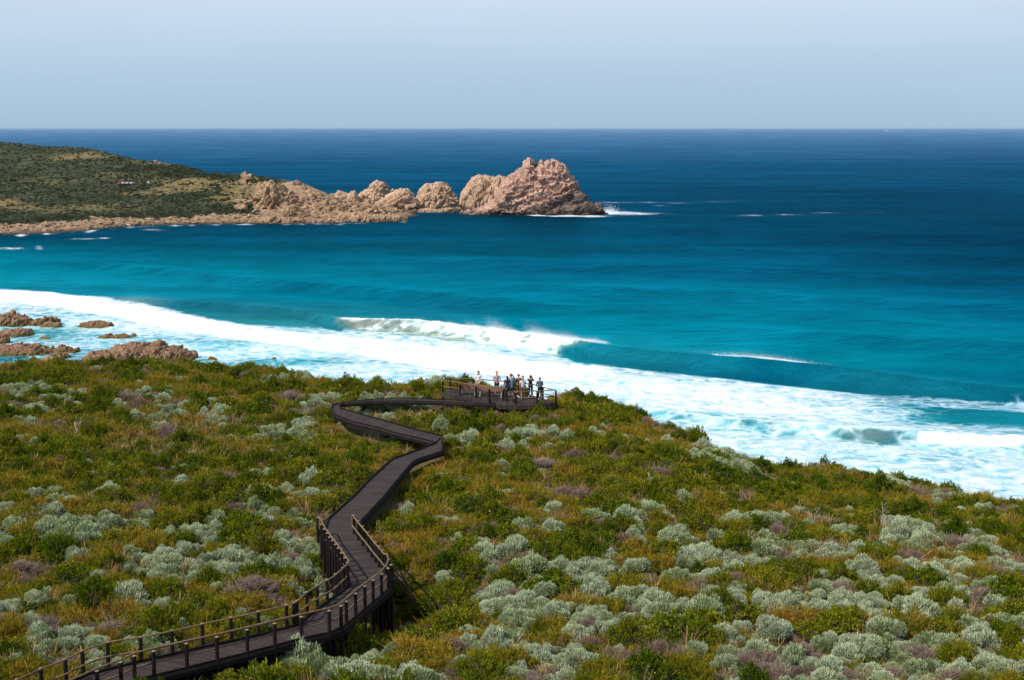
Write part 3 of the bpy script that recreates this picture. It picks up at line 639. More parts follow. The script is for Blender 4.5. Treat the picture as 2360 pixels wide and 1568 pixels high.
c = t.mix(t.mr(t.math('ADD', t.attr('rock'), t.math('SUBTRACT', n2, .5)), .35, .6), c, rk)
sz = t.n('ShaderNodeSeparateXYZ'); t.set(sz.inputs[0], p)
c = t.mix(t.mr(t.math('ADD', sz.outputs['Z'], t.math('MULTIPLY', n2, 1.5)), 1.2, 2.6, .9, 0), c, (.055, .04, .03))
H_MAT = t.done(t.princ(c, .95, t.bump(t.math('ADD', n2, n1), 1.0, 2.0), .1))
tag(link('headland_hill', mesh_np('headland_hill', np.stack([hx, hy, hz], 1), grid_faces(*hs), True, {'tan': w_tan, 'rock': w_rock}), H_MAT), kind='structure')

# crags and boulders on the headland: single things
for lb, sil, Yc, df, am in (
   ('main broken crag running down the headland from crest to shore', [(596,452),(604,436),(612,422),(622,418),(634,424),(646,430),(655,440),(668,446),(680,458),(694,468),(706,480),(722,492)], 962, 20, 2.4),
   ('blocky crag standing on the shore below the main crag', [(636,500),(645,486),(655,478),(668,474),(682,478),(694,484),(706,488),(720,500)], 925, 8, 1.5),
   ('skyline crag beyond the main one with scrub at its foot', [(664,432),(672,421),(682,417),(694,421),(704,428),(716,436),(730,444),(742,452)], 1000, 10, 1.7),
   ('crest crag at the top where the grassy slope ends', [(554,420),(560,406),(568,402),(576,408),(588,416),(600,428)], 1045, 8, 1.6),
   ('low ribbed ledges at the shore left of the point', [(700,512),(720,500),(750,494),(790,490),(830,492),(860,494),(900,497),(940,500)], 925, 9, 1.5),
   ('pale ledge strip between the point and the pink rock', [(780,478),(800,474),(830,472),(860,474),(890,478),(930,484)], 985, 10, 1.4),
   ('tan ledges low on the shore under the crag', [(590,512),(610,503),(640,500),(670,500),(700,503),(720,512)], 908, 7, 1.3)):
    rock('crag', lb, R_TAN, sil, Yc, df, df, zb=-1.5, amp=am, fr=.14, ns=240, nt_=80, p=.62, seed=len(lb) * 1.7, strata=(1.2, 1.2, .8))

def hpoint(k): return hx[k], hy[k], hz[k]
def hpick(u, v):
    k = np.argmin((hu - u) ** 2 + ((hv - v) * 3) ** 2); return k
CR = [(562,408,7,'tall tan crag on the crest where the scrub gives way to rock'), (574,414,6,'second tan crag just below the crest crag'), (360,379,6,'pale boulder outcrop on the brow above the parked cars'), (368,382,5,'smaller boulder tucked beside the brow outcrop'),
      (618,440,9,'upright slab heading the line of crags'), (634,448,9,'leaning slab second down the line of crags'), (650,452,8,'dark cleft slab third down the line of crags'), (600,432,7,'square crag above the upright slab'),
      (690,432,6,'jagged crag on the skyline beyond the main line'), (700,440,6,'blocky crag below the skyline crag'), (712,446,5,'small crag trailing down towards the point'), (676,430,5,'low knob on the skyline beside the jagged crag')]
for i, (u, v, s, lb) in enumerate(CR):
    k = hpick(u, v); me = BOULD[i % 5]; o = link('crag', me, R_TAN, loc=(hx[k], hy[k], hz[k] + s * .15)); o.scale = (s * .42, s * .5, s * .62); o.rotation_euler = (random.uniform(-.3, .3), random.uniform(-.5, .1), random.uniform(0, 6.28)); tag(o, lb, 'rock')
crag_zone = [(625, 462, 45, 24), (680, 482, 60, 14), (740, 478, 40, 14), (800, 486, 60, 7), (650, 495, 70, 8), (590, 470, 30, 16), (720,455,20,8)]
n = 0
while n < 150:
    cu_, cv_, ru, rv = random.choice(crag_zone); u = random.gauss(cu_, ru * .6); v = random.gauss(cv_, rv * .6)
    k = hpick(u, v)
    if hz[k] < .6: continue
    s = random.uniform(1.3, 3.4) * (1.25 if v < 485 else 1)
    me = BOULD[n % 5]; o = bpy.data.objects.new('boulder', me); COL.objects.link(o); o.location = (hx[k] + random.uniform(-2, 2), hy[k], hz[k] + s * .2)
    o.scale = (s * random.uniform(.7, 1.2), s, s * random.uniform(.6, 1.25)); o.rotation_euler = (random.uniform(-.4, .4), random.uniform(-.5, .5), random.uniform(0, 6.28))
    big = 'large' if s > 2.7 else 'small'
    tag(o, f'{big} tan boulder among the tumbled rocks of the headland ' + ('shore' if v > 488 else 'crag slope'), 'boulder', f'{big} boulders on the ' + ('headland shore' if v > 488 else 'crag slope')); n += 1
B_OBJ = [o for o in COL.objects if o.name.startswith('boulder')][:5]
ks = np.where((w_shore > .5) & (hz > .1) & (hu < 900) & (HZ.ravel() < 12))[0]; ks = RNG.choice(ks, 3600)
s = RNG.gamma(1.6, .45, len(ks)) + .2
scatter('shore_rubble', np.stack([hx[ks] + RNG.normal(0, 1.5, len(ks)), hy[ks] + RNG.normal(0, 1.5, len(ks)), hz[ks]], 1), np.stack([s * RNG.uniform(.8, 1.4, len(ks)), s, s * RNG.uniform(.35, .7, len(ks))], 1), np.stack([RNG.normal(0, .3, len(ks)), RNG.normal(0, .3, len(ks)), RNG.uniform(-3, 3, len(ks))], 1), B_OBJ,
        'band of tumbled tan rubble along the headland waterline', 'rocks')

# ------------------------------------------------------------------ foliage meshes
def dome_pts(r, n, lobes, flat=.6):
    """points and outward normals over a lumpy cushion made of many rounded tufts; base radius 1, height about flat"""
    L_ = []
    for k in range(lobes):
        a = r.uniform(0, 6.283); d = math.sqrt(r.random()) * .74 if k else .1; s = r.uniform(.22, .44) * (1.1 - .35 * d)
        L_.append((d * math.cos(a), d * math.sin(a), max(0, flat * (1 - d * d) * r.uniform(.55, 1.05) - s * .45), s, r.uniform(.62, .92)))
    A = np.array(L_); cum = np.cumsum(A[:, 3] ** 2); pts, nor, lid = [], [], []
    while len(pts) < n:
        k = int(np.searchsorted(cum, r.random() * cum[-1])); x, y, zc, s, f = L_[k]
        dv = Vector((r.gauss(0, 1), r.gauss(0, 1), r.gauss(0, 1) + .45)).normalized()
        if dv.z < -.35: continue
        p_ = Vector((x + dv.x * s, y + dv.y * s, zc + dv.z * s * f))
        if p_.z < 0: p_.z = r.random() * .1
        q = ((A[:, 0] - p_.x) ** 2 + (A[:, 1] - p_.y) ** 2) / A[:, 3] ** 2 + ((A[:, 2] - p_.z) / (A[:, 3] * A[:, 4])) ** 2; q[k] = 9
        if q.min() < .85: continue
        pts.append(p_); nor.append(dv); lid.append(k)
    return np.array(pts), np.array(nor), L_, np.array(lid)
def leaf_quads(P_, D_, ln, wd, rng, curl=0.0):
    """one narrow quad per point along D_"""
    n = len(P_); D = D_ / (np.linalg.norm(D_, axis=1)[:, None] + 1e-9)
    a = np.cross(D, rng.normal(size=(n, 3))); a /= np.linalg.norm(a, axis=1)[:, None] + 1e-9
    l = (ln * rng.uniform(.6, 1.3, n))[:, None]; w = (wd * rng.uniform(.7, 1.3, n))[:, None]
    V = np.stack([P_ - a * w * .5, P_ + a * w * .5, P_ + D * l + a * w * .3, P_ + D * l - a * w * .3], 1).reshape(-1, 3)
    return V, np.arange(n * 4).reshape(-1, 4), np.repeat(rng.random(n), 4)
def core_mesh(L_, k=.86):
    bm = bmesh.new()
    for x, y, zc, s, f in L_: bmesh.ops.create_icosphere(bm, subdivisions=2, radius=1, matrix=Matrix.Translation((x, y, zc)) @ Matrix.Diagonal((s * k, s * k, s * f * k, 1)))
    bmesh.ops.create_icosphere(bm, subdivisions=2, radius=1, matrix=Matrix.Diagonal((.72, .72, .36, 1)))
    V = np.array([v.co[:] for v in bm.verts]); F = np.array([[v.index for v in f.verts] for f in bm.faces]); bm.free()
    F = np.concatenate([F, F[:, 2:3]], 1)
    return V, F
def bush_mesh(name, seed, mats, n, ln, wd, lobes=5, flat=.6, up=.5, jit=.35, depth=.08, corek=.86, extra=None, ragged=0):
    r = random.Random(seed); rng = np.random.default_rng(seed); P_, N_, L_, lid = dome_pts(r, n, lobes, flat)
    P_ = P_ - N_ * rng.uniform(0, depth, n)[:, None]
    if ragged: P_ = P_ + (N_ + np.array([0, 0, .5])) * (ragged * np.clip(pn(P_ * 5 + seed) , -.6, 1))[:, None]
    D_ = N_ + np.array([0, 0, up]) + rng.normal(0, jit, (n, 3))
    V, F, tn = leaf_quads(P_, D_, ln, wd, rng)
    tn = np.clip(tn * .7 + .3 * np.repeat(rng.random(lobes)[lid], 4), 0, 1)
    vs, fs, ts, mi = [V], [F], [tn], [np.zeros(len(F))]
    if extra:
        V2, F2, t2, m2 = extra(rng, L_); fs.append(F2 + sum(map(len, vs))); vs.append(V2); ts.append(t2); mi.append(np.full(len(F2), m2))
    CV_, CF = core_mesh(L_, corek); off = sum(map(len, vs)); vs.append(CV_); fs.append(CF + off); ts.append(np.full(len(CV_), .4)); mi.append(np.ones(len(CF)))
    V = np.concatenate(vs); F = np.concatenate(fs)
    # triangles of the core are stored as tri fans: build through from_pydata-like sizes
    me = bpy.data.meshes.new(name); tri = F[:, 2] == F[:, 3]
    q = F[~tri]; tt = F[tri][:, :3]; m_ = np.concatenate(mi); nq, nt2 = len(q), len(tt)
    me.vertices.add(len(V)); me.vertices.foreach_set('co', V.astype(np.float32).ravel())
    me.loops.add(nq * 4 + nt2 * 3); me.loops.foreach_set('vertex_index', np.concatenate([q.ravel(), tt.ravel()]).astype(np.int32))
    me.polygons.add(nq + nt2); me.polygons.foreach_set('loop_start', np.concatenate([np.arange(nq) * 4, nq * 4 + np.arange(nt2) * 3]).astype(np.int32))
    me.polygons.foreach_set('loop_total', np.concatenate([np.full(nq, 4), np.full(nt2, 3)]).astype(np.int32))
    me.polygons.foreach_set('material_index', np.concatenate([m_[~tri], m_[tri]]).astype(np.int32)); me.update(calc_edges=True)
    a = me.attributes.new('tone', 'FLOAT', 'POINT'); a.data.foreach_set('value', np.concatenate(ts).astype(np.float32))
    for m in mats: me.materials.append(m)
    return me
M_SILV = leaf_mat('silver_leaf', [(.15, .20, .05), (.28, .34, .14), (.44, .50, .30), (.54, .59, .41), (.32, .37, .14)], .2, .8, .08)
M_GREEN = leaf_mat('green_leaf', [(.028, .056, .003), (.064, .105, .004), (.125, .158, .006), (.21, .205, .009), (.31, .235, .018)], .3, .6, .05, dead=(.20, .15, .07))
M_OLIV = leaf_mat('olive_leaf', [(.085, .115, .006), (.165, .175, .008), (.26, .21, .012), (.33, .21, .025), (.37, .16, .03)], .25, .7, .05, dead=(.26, .18, .11))
M_TWIG = leaf_mat('dry_twig', [(.24, .17, .13), (.34, .25, .20), (.20, .13, .10), (.38, .22, .14)], .0, .85, .1)
M_STRAP = leaf_mat('strap_leaf', [(.07, .11, .01), (.14, .15, .02), (.30, .18, .05), (.42, .28, .13), (.10, .13, .015)], .2, .7, .1)
M_FLOW = simple('yellow_petal', (.75, .55, .02), .7, .1)
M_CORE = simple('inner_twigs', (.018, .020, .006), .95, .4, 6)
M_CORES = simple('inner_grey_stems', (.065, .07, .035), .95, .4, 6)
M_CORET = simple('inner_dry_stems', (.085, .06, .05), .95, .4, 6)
def flowers(k):
    def f(rng, L_):
        P = []
        for _ in range(k):
            x, y, zc, s, fl = L_[rng.integers(len(L_))]; d = rng.normal(size=3); d[2] = abs(d[2]); d /= np.linalg.norm(d); P.append([x + d[0] * s * 1.08, y + d[1] * s * 1.08, zc + d[2] * s * fl * 1.1])
        V, F, t = leaf_quads(np.array(P), rng.normal(size=(k, 3)), .05, .055, rng); return V, F, t, 2
    return f
def branches(k, ln=.55, w=.012):
    def f(rng, L_):
        a = rng.uniform(0, 6.28, k); D = np.stack([np.cos(a), np.sin(a), rng.uniform(.25, 1.5, k)], 1); P = D * rng.uniform(.1, .6, k)[:, None] * np.array([1, 1, .5])
        V, F, t = leaf_quads(P, D + rng.normal(0, .3, (k, 3)), ln, w, rng); return V, F, t, 0
    return f
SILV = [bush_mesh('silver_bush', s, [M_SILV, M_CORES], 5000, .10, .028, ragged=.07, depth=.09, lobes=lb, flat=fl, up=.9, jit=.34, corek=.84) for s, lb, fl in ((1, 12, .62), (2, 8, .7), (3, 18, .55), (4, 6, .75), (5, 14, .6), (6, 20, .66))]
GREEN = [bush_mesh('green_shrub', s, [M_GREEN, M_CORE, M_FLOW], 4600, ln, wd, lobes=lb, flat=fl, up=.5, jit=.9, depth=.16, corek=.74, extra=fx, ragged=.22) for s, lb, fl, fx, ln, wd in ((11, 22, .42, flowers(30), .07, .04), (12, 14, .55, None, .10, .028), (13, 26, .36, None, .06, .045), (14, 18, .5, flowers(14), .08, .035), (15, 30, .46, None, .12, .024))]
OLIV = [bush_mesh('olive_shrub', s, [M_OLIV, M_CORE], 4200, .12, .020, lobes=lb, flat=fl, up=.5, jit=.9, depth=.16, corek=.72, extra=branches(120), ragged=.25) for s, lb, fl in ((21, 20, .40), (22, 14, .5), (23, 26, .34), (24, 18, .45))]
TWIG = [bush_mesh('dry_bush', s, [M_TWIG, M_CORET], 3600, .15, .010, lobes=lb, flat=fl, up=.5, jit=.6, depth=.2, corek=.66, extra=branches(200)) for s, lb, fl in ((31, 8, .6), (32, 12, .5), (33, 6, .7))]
def tuft_mesh(name, seed, n, ln, w, mat, spread=.5):
    rng = np.random.default_rng(seed); a = rng.uniform(0, 6.28, n); r0 = rng.uniform(0, .25, n); k = 3
    base = np.stack([np.cos(a) * r0, np.sin(a) * r0, np.zeros(n)], 1); lean = rng.uniform(.1, spread, n); l = ln * rng.uniform(.5, 1.2, n)
    side = np.stack([-np.sin(a), np.cos(a), np.zeros(n)], 1); V = []; 
    for j in range(k + 1):
        tt = j / k; c = base + np.stack([np.cos(a), np.sin(a), np.zeros(n)], 1) * (lean * tt ** 1.8 * l)[:, None] + np.stack([np.zeros(n), np.zeros(n), l * (tt - .35 * lean * tt ** 3)], 1)
        ww = w * (1 - .8 * tt); V += [c - side * ww, c + side * ww]
    V = np.stack(V, 1); F = []
    for j in range(k): F.append(np.stack([np.arange(n) * (2 * k + 2) + 2 * j + q for q in (0, 1, 3, 2)], 1))
    me = mesh_np(name, V.reshape(-1, 3), np.concatenate(F), False, {'tone': np.repeat(rng.random(n), 2 * k + 2)}); me.materials.append(mat); return me
TUFT = [tuft_mesh('sedge_tuft', 41, 60, .9, .018, M_STRAP, .8), tuft_mesh('sedge_tuft', 42, 45, .8, .02, M_STRAP, 1.1), tuft_mesh('sedge_tuft', 43, 80, .6, .014, M_STRAP, .9)]

# ------------------------------------------------------------------ near hill
DZ = 40.3            # boardwalk deck level
RIM = [(-1200,850),(-400,852),(0,860),(200,852),(420,847),(560,864),(700,882),(800,905),(860,915),(960,902),(1100,905),(1290,928),(1380,932),(1480,978),(1600,1028),(1740,1085),(1900,1098),(2050,1122),(2200,1152),(2360,1182),(2900,1260)]
RZ = [(-1200,39.3),(1290,39.2),(1480,38.6),(1740,37.6),(2360,36.0),(2900,35)]
ru_ = np.array([p[0] for p in RIM], float); rv_ = np.array([p[1] for p in RIM], float); rz_ = interp(RZ, ru_)
rx_, ry_, _ = at(ru_, rv_, rz_)
def ground(x, y):
    x = np.asarray(x, float); y = np.asarray(y, float); sh = x.shape; x = x.ravel(); y = y.ravel()
    yr = np.interp(x, rx_, ry_); zr = np.interp(x, rx_, rz_)
    base = 39.25 + (zr - 39.25) * np.clip((y - 45) / (yr - 45), 0, 1.2) ** 1.3
    base = base + .32 * pn(xyz(x * .09, y * .09)) + .15 * pn(xyz(x * .3, y * .3, 0 * x + 4))
    g1 = P(880, 1440, 38); g2 = P(520, 1560, 38)
    base = base - 2.6 * np.exp(-(((x - g1.x) / 3.2) ** 2 + ((y - g1.y) / 3.4) ** 2)) - .5 * np.exp(-(((x - g2.x) / 6) ** 2 + ((y - g2.y) / 3) ** 2))
    base = base - .35 * sst(72, 52, y) if False else base
    d = y - yr; fall = np.where(d > 0, .55 * d * d / (d + 4), 0)
    fall = fall + .5 * fbm(xyz(x * .06, y * .06, 0 * x + 9), 3) * np.clip(d / 10, 0, 3)
    return np.maximum(base - fall, -3).reshape(sh)
gx = np.concatenate([np.linspace(-120, -48, 50), np.linspace(-47, 47, 380), np.linspace(48, 120, 50)]); gy = np.concatenate([np.linspace(-25, 40, 30), np.linspace(40.5, 135, 380), np.linspace(136, 260, 70)])
GX, GY = np.meshgrid(gx, gy); GZ = ground(GX, GY)
# open sand and litter patches
guu, gvv = proj(GX.ravel(), GY.ravel(), GZ.ravel())
sand = np.clip(sum(blob(guu, gvv, *b) for b in ((1090,1430,70,30),(1140,1118,30,8),(1000,1170,45,10),(985,1130,40,8),(1100,1390,60,12),(190,950,25,8))), 0, 1)
t = NT('ground_soil'); p = t.pos(); n1 = t.noise(p, .5, 6, .65); n2 = t.noise(p, 4, 6, .7); n3 = t.noise(p, .12, 3)
g = t.mix(t.mr(n1, .35, .65), (.085, .085, .022), (.17, .12, .05)); g = t.mix(t.mr(n2, .4, .7, 0, .8), g, (.045, .055, .015)); g = t.mix(t.mr(n3, .5, .7, 0, .6), g, (.14, .10, .06))
sd = t.mix(t.mr(n2, .4, .6), (.42, .20, .10), (.50, .34, .22))
c = t.mix(t.mr(t.math('ADD', t.attr('sand'), t.math('MULTIPLY', t.math('SUBTRACT', n1, .5), .8)), .35, .6), g, sd)
tag(link('ground', mesh_np('ground', np.stack([GX.ravel(), GY.ravel(), GZ.ravel()], 1), grid_faces(len(gy), len(gx)), True, {'sand': sand}), t.done(t.princ(c, .95, t.bump(n2, .8, .08), .1))), kind='structure')

# ------------------------------------------------------------------ boardwalk
def wood(name, c1, c2, plank=None, rough=.7):
    t = NT(name); p = t.obj(); a = t.noise(t.mapping(p, (1, 1, .15)), 9, 5); b = t.noise(p, 1.1, 4)
    c = t.mix(t.mr(a, .3, .7), c1, c2); c = t.mix(t.mr(b, .45, .7, 0, .4), c, [x * 1.5 for x in c2]); nm = t.bump(a, .4, .01)
    if plank:
        uu = t.attr('along'); fr = t.math('FRACT', t.math('MULTIPLY', uu, 1 / plank)); gap = t.math('MULTIPLY', t.mr(fr, 0, .09), t.mr(fr, .91, 1, 1, 0))
        pid = t.math('FLOOR', t.math('MULTIPLY', uu, 1 / plank)); wn_ = t.n('ShaderNodeTexWhiteNoise', noise_dimensions='1D'); t.set(wn_.inputs['W'], pid)
        c = t.mix(t.mr(wn_.outputs['Value'], 0, 1, 0, .55), c, [x * 1.7 for x in c2]); c = t.mix(gap, (.006, .005, .006), c); nm = t.bump(gap, .8, .02, nm)
    return t.done(t.princ(c, rough, nm, .06))
M_DECK = wood('dark_deck_boards', (.029, .022, .021), (.050, .039, .036), .14, .9)
M_POST = wood('dark_timber', (.009, .007, .008), (.018, .0135, .013))
M_RAIL = wood('tan_handrail', (.10, .066, .042), (.22, .145, .08), None, .6)
M_CAP = simple('post_cap', (.30, .20, .14), .7)
# pairs of edge points (camera side / far side), as D sheet points at deck level
EA = [(150,1640),(331,1568),(426,1545),(568,1510),(697,1476),(760,1463),(794,1448),(822,1426),(865,1390),(902,1357),(889,1318),(819,1230),(833,1204),(886,1147),(913,1112),(950,1069),(964,1061),(1018,1044),(1020,1006),(952,991),(899,974),(842,959),(783,941)]
EB = [(-10,1640),(205,1560),(255,1540),(317,1528),(471,1493),(597,1465),(689,1441),(701,1427),(736,1401),(778,1371),(804,1350),(790,1322),(745,1240),(754,1198),(813,1145),(851,1106),(886,1074),(899,1061),(954,1042),(1005,1022),(984,1019),(907,999),(869,985),(800,966),(765,950)]
# main run as left and right edges with equal counts
RUN_R = [(20,1700),(331,1568),(426,1545),(568,1510),(697,1476),(760,1463),(794,1448),(822,1426),(865,1390),(903,1357),(889,1318),(822,1232),(833,1204),(886,1147),(914,1112),(950,1069),(964,1061),(1021,1042),(1020,1006),(952,990),(899,974),(842,959),(785,942)]
RUN_L = [(-130,1706),(200,1557),(317,1528),(471,1493),(597,1465),(689,1441),(701,1428),(736,1401),(778,1371),(804,1350),(796,1330),(743,1236),(754,1198),(813,1145),(851,1106),(886,1074),(902,1060),(954,1042),(1006,1022),(907,999),(869,987),(815,975),(776,960)]
# from the far bend back to the platform
RUN2_R = [(776,960),(763,944),(766,934),(800,931),(860,927),(935,926),(1020,928),(1090,931),(1150,933)]
RUN2_L = [(785,942),(783,938),(790,929),(810,926),(870,921),(909,919),(962,920),(1040,923),(1085,926)]
def dense(l, k):
    out = []
    for a, b in zip(l[:-1], l[1:]):
        for i in range(k): out.append(a + (b - a) * i / k)
    return out + [l[-1]]
def deck(name, R, Lf, parent, off, z=DZ, tri=None):
    R = dense([P(u, v, z) for u, v in R], 4); Lf = dense([P(u, v, z) for u, v in Lf], 4)
    s = [0.0]
    for i in range(1, len(R)): s.append(s[-1] + ((R[i] + Lf[i]) / 2 - (R[i - 1] + Lf[i - 1]) / 2).length)
    V, F, at_ = [], [], []; th = .06
    for r, l, q in zip(R, Lf, s):
        for p_ in (r, l): V.append(p_ - off); at_.append(q)
        for p_ in (r, l): V.append(p_ - off - Vector((0, 0, th))); at_.append(q)
    for i in range(len(R) - 1):
        a, b = i * 4, i * 4 + 4
        F += [(a, b, b + 1, a + 1), (a + 2, a + 3, b + 3, b + 2), (a, a + 2, b + 2, b), (a + 1, b + 1, b + 3, a + 3)]
    o = link(name, mesh_np(name, [v[:] for v in V], F, False, {'along': at_}), M_DECK, parent)
    return o, R, Lf, s
def ribbon(name, line, w, h, zoff, parent, off, mat, inset=0.0, other=None):
    """a board standing along a line of points"""
    mb = MB(); pts = []
    for i, p_ in enumerate(line):
        q = p_.copy()
        if other is not None: d = (other[i] - p_); q = p_ + d.normalized() * inset
        pts.append(q - off + Vector((0, 0, zoff)))
    rings = []
    for i, p_ in enumerate(pts):
        d = (pts[min(i + 1, len(pts) - 1)] - pts[max(i - 1, 0)]); d.z = 0; d.normalize(); nrm = Vector((-d.y, d.x, 0))
        rings.append([mb.bm.verts.new(p_ + nrm * a * w / 2 + Vector((0, 0, b * h / 2))) for a, b in ((-1, -1), (1, -1), (1, 1), (-1, 1))])
    for i in range(len(rings) - 1):
        for k in range(4): mb.bm.faces.new((rings[i][k], rings[i][(k + 1) % 4], rings[i + 1][(k + 1) % 4], rings[i + 1][k]))
    mb.bm.faces.new(rings[0][::-1]); mb.bm.faces.new(rings[-1])
    return mb.build(name, mat, parent)
def smooth_line(pts, k=6):
    pts = [pts[0]] + list(pts) + [pts[-1]]; out = []
    for i in range(1, len(pts) - 2):
        p0, p1, p2, p3 = pts[i - 1:i + 3]
        for j in range(k):
            t_ = j / k; out.append(.5 * ((2 * p1) + (p2 - p0) * t_ + (2 * p0 - 5 * p1 + 4 * p2 - p3) * t_ ** 2 + (3 * p1 - p0 - 3 * p2 + p3) * t_ ** 3))
    return out + [pts[-2]]
def gz(x, y): return float(ground(np.array([x]), np.array([y]))[0])
def post(mb_parent, base, top, off, w=.145, name='post', down=True):
    zb = gz(base.x, base.y) - .2 if down else base.z
    mb = MB(); mb.bar((base.x - off.x, base.y - off.y, zb - off.z), (base.x - off.x, base.y - off.y, top - off.z), w / 2, seg=10)
    o = mb.build(name, M_POST, mb_parent)
    mc = MB(); mc.bar((base.x - off.x, base.y - off.y, top - off.z), (base.x - off.x, base.y - off.y, top + .02 - off.z), w / 2 * .93, seg=10); mc.build('post_cap', M_CAP, o)
    return o
off = P(700, 1470, DZ); BW = empty('boardwalk', off)
tag(BW, 'dark timber boardwalk zigzagging over the scrub, railed at its near end', 'boardwalk')
_, R1, L1, s1 = deck('deck', RUN_R, RUN_L, BW, off)
for ln, ot in ((R1, L1), (L1, R1)):
    ribbon('kerb', ln, .07, .07, .065, BW, off, M_POST, .05, ot)
    ribbon('fascia', ln, .06, .18, -.15, BW, off, M_POST, -.03, ot)
_, R2, L2, s2 = deck('deck', RUN2_R, RUN2_L, BW, off, DZ - .004)
for ln, ot in ((R2, L2), (L2, R2)):
    ribbon('kerb', ln, .06, .05, .055, BW, off, M_POST, .05, ot)
    ribbon('fascia', ln, .06, .16, -.14, BW, off, M_POST, -.03, ot)
ribbon('void_screen', L1[:52], .10, 1.35, -.76, BW, off, M_POST, .12, R1)  # added black screen hiding sunlit ground, so the space under the deck looks dark
# supports under the deck
for i in range(2, len(R1) - 2, 4):
    for ln, ot in ((R1, L1), (L1, R1)):
        b = ln[i] + (ot[i] - ln[i]).normalized() * .18; zb = gz(b.x, b.y)
        if i < 50: MB().bar((b.x - off.x, b.y - off.y, zb - .2 - off.z), (b.x - off.x, b.y - off.y, -.36), .07).build('support_post', M_POST, BW)
def D6(x, y): return ((300 + x / 3.371) * .9621, (1380 + y / 3.371) * .9621)
def D3(x, y): return ((x / 3.278) * .9621, (1250 + y / 3.278) * .9621)
def D2(x, y): return ((600 + x / 3.267) * .9621, (1150 + y / 3.267) * .9621)
near_posts = [(60,1684), (115,1658), (170,1633), (226,1607), (280,1586), (311,1571)] + [D6(*q) for q in ((235,812),(500,748),(745,692),(988,632),(1210,577),(1425,522),(1650,470),(1745,430),(1787,392),(1862,325),(1937,263),(2003,212),(2070,160),(2125,112))]
far_posts = [(-60,1672),(-10,1650),(42,1627),(97,1601),(153,1578),(192,1558),(250,1537)] + [D6(*q) for q in ((130,690),(382,636),(628,578),(858,526),(1078,476),(1305,420),(1365,400),(1388,385),(1470,310),(1552,255),(1632,208),(1700,160),(1762,105),(1795,85))]
seg_l = [D2(*q) for q in ((780,830),(762,812),(742,775),(715,735),(690,695),(667,665),(645,633),(622,605),(603,572),(578,540),(556,500),(530,445))]
seg_r = [D2(*q) for q in ((1102,832),(1085,790),(1060,745),(1035,712),(1008,680),(980,645),(950,605),(920,565),(880,515),(845,470),(812,425))]
PH = .95
for l in (near_posts, far_posts, seg_l[1:], seg_r):
    for q in l: b = P(*q, DZ); post(BW, b, DZ + PH, off)
def rail(linepx, h, r=.038, inset=None, name='handrail'):
    pts = [P(u, v, DZ) + Vector((0, 0, h)) for u, v in linepx]; pts = smooth_line(pts, 5)
    MB().tube([p_ - off for p_ in pts], r, 8).build(name, M_RAIL, BW, True)
inr = lambda l, du, dv: [(u + du, v + dv) for u, v in l]
outer = inr(near_posts[:6], 0, -3) + inr(near_posts[6:-1], -1, -4) + [(894, 1347), (893, 1330)] + inr(seg_r[2:], -4, 1)
inner = inr(far_posts[:-2], 1, 4) + [(803, 1349), (803, 1340)] + inr(seg_l[2:], 4, 1)
for h in (1.0, .46): rail(outer, h); rail(inner, h)
# joined rail ends on the deck
for q in (seg_r[-1], seg_l[-1]):
    b = P(q[0] + (-4 if q is seg_r[-1] else 4), q[1] + 1, DZ); MB().bar(b - off + Vector((0, 0, .46)), b - off + Vector((0, 0, 1.0)), .036).build('rail_end', M_RAIL, BW)
# pair of slanting stay rails down into the gully
for du in (0, 7):
    a = P(905 + du, 1322 + du * 3, DZ) + Vector((0, 0, .75 - du * .07)); b = P(958 - du, 1385 + du, 39.3); MB().bar(a - off, b - off, .035).build('stay_rail', M_POST, BW)

# ------------------------------------------------------------------ lookout platform
offp = P(1150, 915, DZ); PL = empty('lookout_platform', offp); tag(PL, 'railed timber lookout platform on the hill rim carrying the sightseers', 'platform')
poly = [(1016,906),(1034,897),(1105,899),(1183,907),(1229,912),(1255,920),(1284,928),(1238,933),(1193,934),(1150,934),(1134,923.5),(1071,914.5)]
pw = [P(u, v, DZ + .10) for u, v in poly]
V = [p_ - offp for p_ in pw] + [p_ - offp - Vector((0, 0, .30)) for p_ in pw]; n = len(pw)
bm = bmesh.new(); bv = [bm.verts.new(v) for v in V]; bm.faces.new(bv[:n]); bm.faces.new(bv[n:][::-1])
for i in range(n): bm.faces.new((bv[i], bv[i + n], bv[(i + 1) % n + n], bv[(i + 1) % n]))
bmesh.ops.triangulate(bm, faces=[f for f in bm.faces if len(f.verts) > 4]); bmesh.ops.recalc_face_normals(bm, faces=bm.faces)
me = bpy.data.meshes.new('deck'); bm.to_mesh(me); bm.free(); aa = me.attributes.new('along', 'FLOAT', 'POINT'); aa.data.foreach_set('value', [v.co.x for v in me.vertices]); link('deck', me, M_DECK, PL)
PZ = DZ + .10
def ppost(u, v, h=.86):
    b = P(u, v, PZ); return post(PL, b, PZ + h, offp, .15)
front = [(1021,905),(1061,912),(1097,917),(1128,923),(1160,924),(1167,925)]; front_r = [(1189,932.5),(1238,932),(1281,928)]
back = [(1038,898),(1101,901),(1183,909),(1226,913),(1251,921)]
for q in front + front_r + back: ppost(*q)
def prail(px, h, name='handrail'):
    pts = [P(u, v, PZ) + Vector((0, 0, h)) - offp for u, v in px]; MB().tube(pts, .035, 8).build(name, M_RAIL, PL, True)
prail([(1038,898),(1021,905),(1061,911),(1097,916),(1128,922),(1166,924)], .93)
prail([(1021,905),(1061,911)], .48)
prail([(1034,899),(1101,902),(1183,910),(1226,914),(1251,922),(1280,929)], .93); prail([(1183,910),(1226,914),(1251,922),(1280,929)], .48)
prail([(1183,931),(1189,932),(1238,931),(1280,928)], .93); prail([(1183,931),(1189,932),(1238,931),(1280,928)], .46)
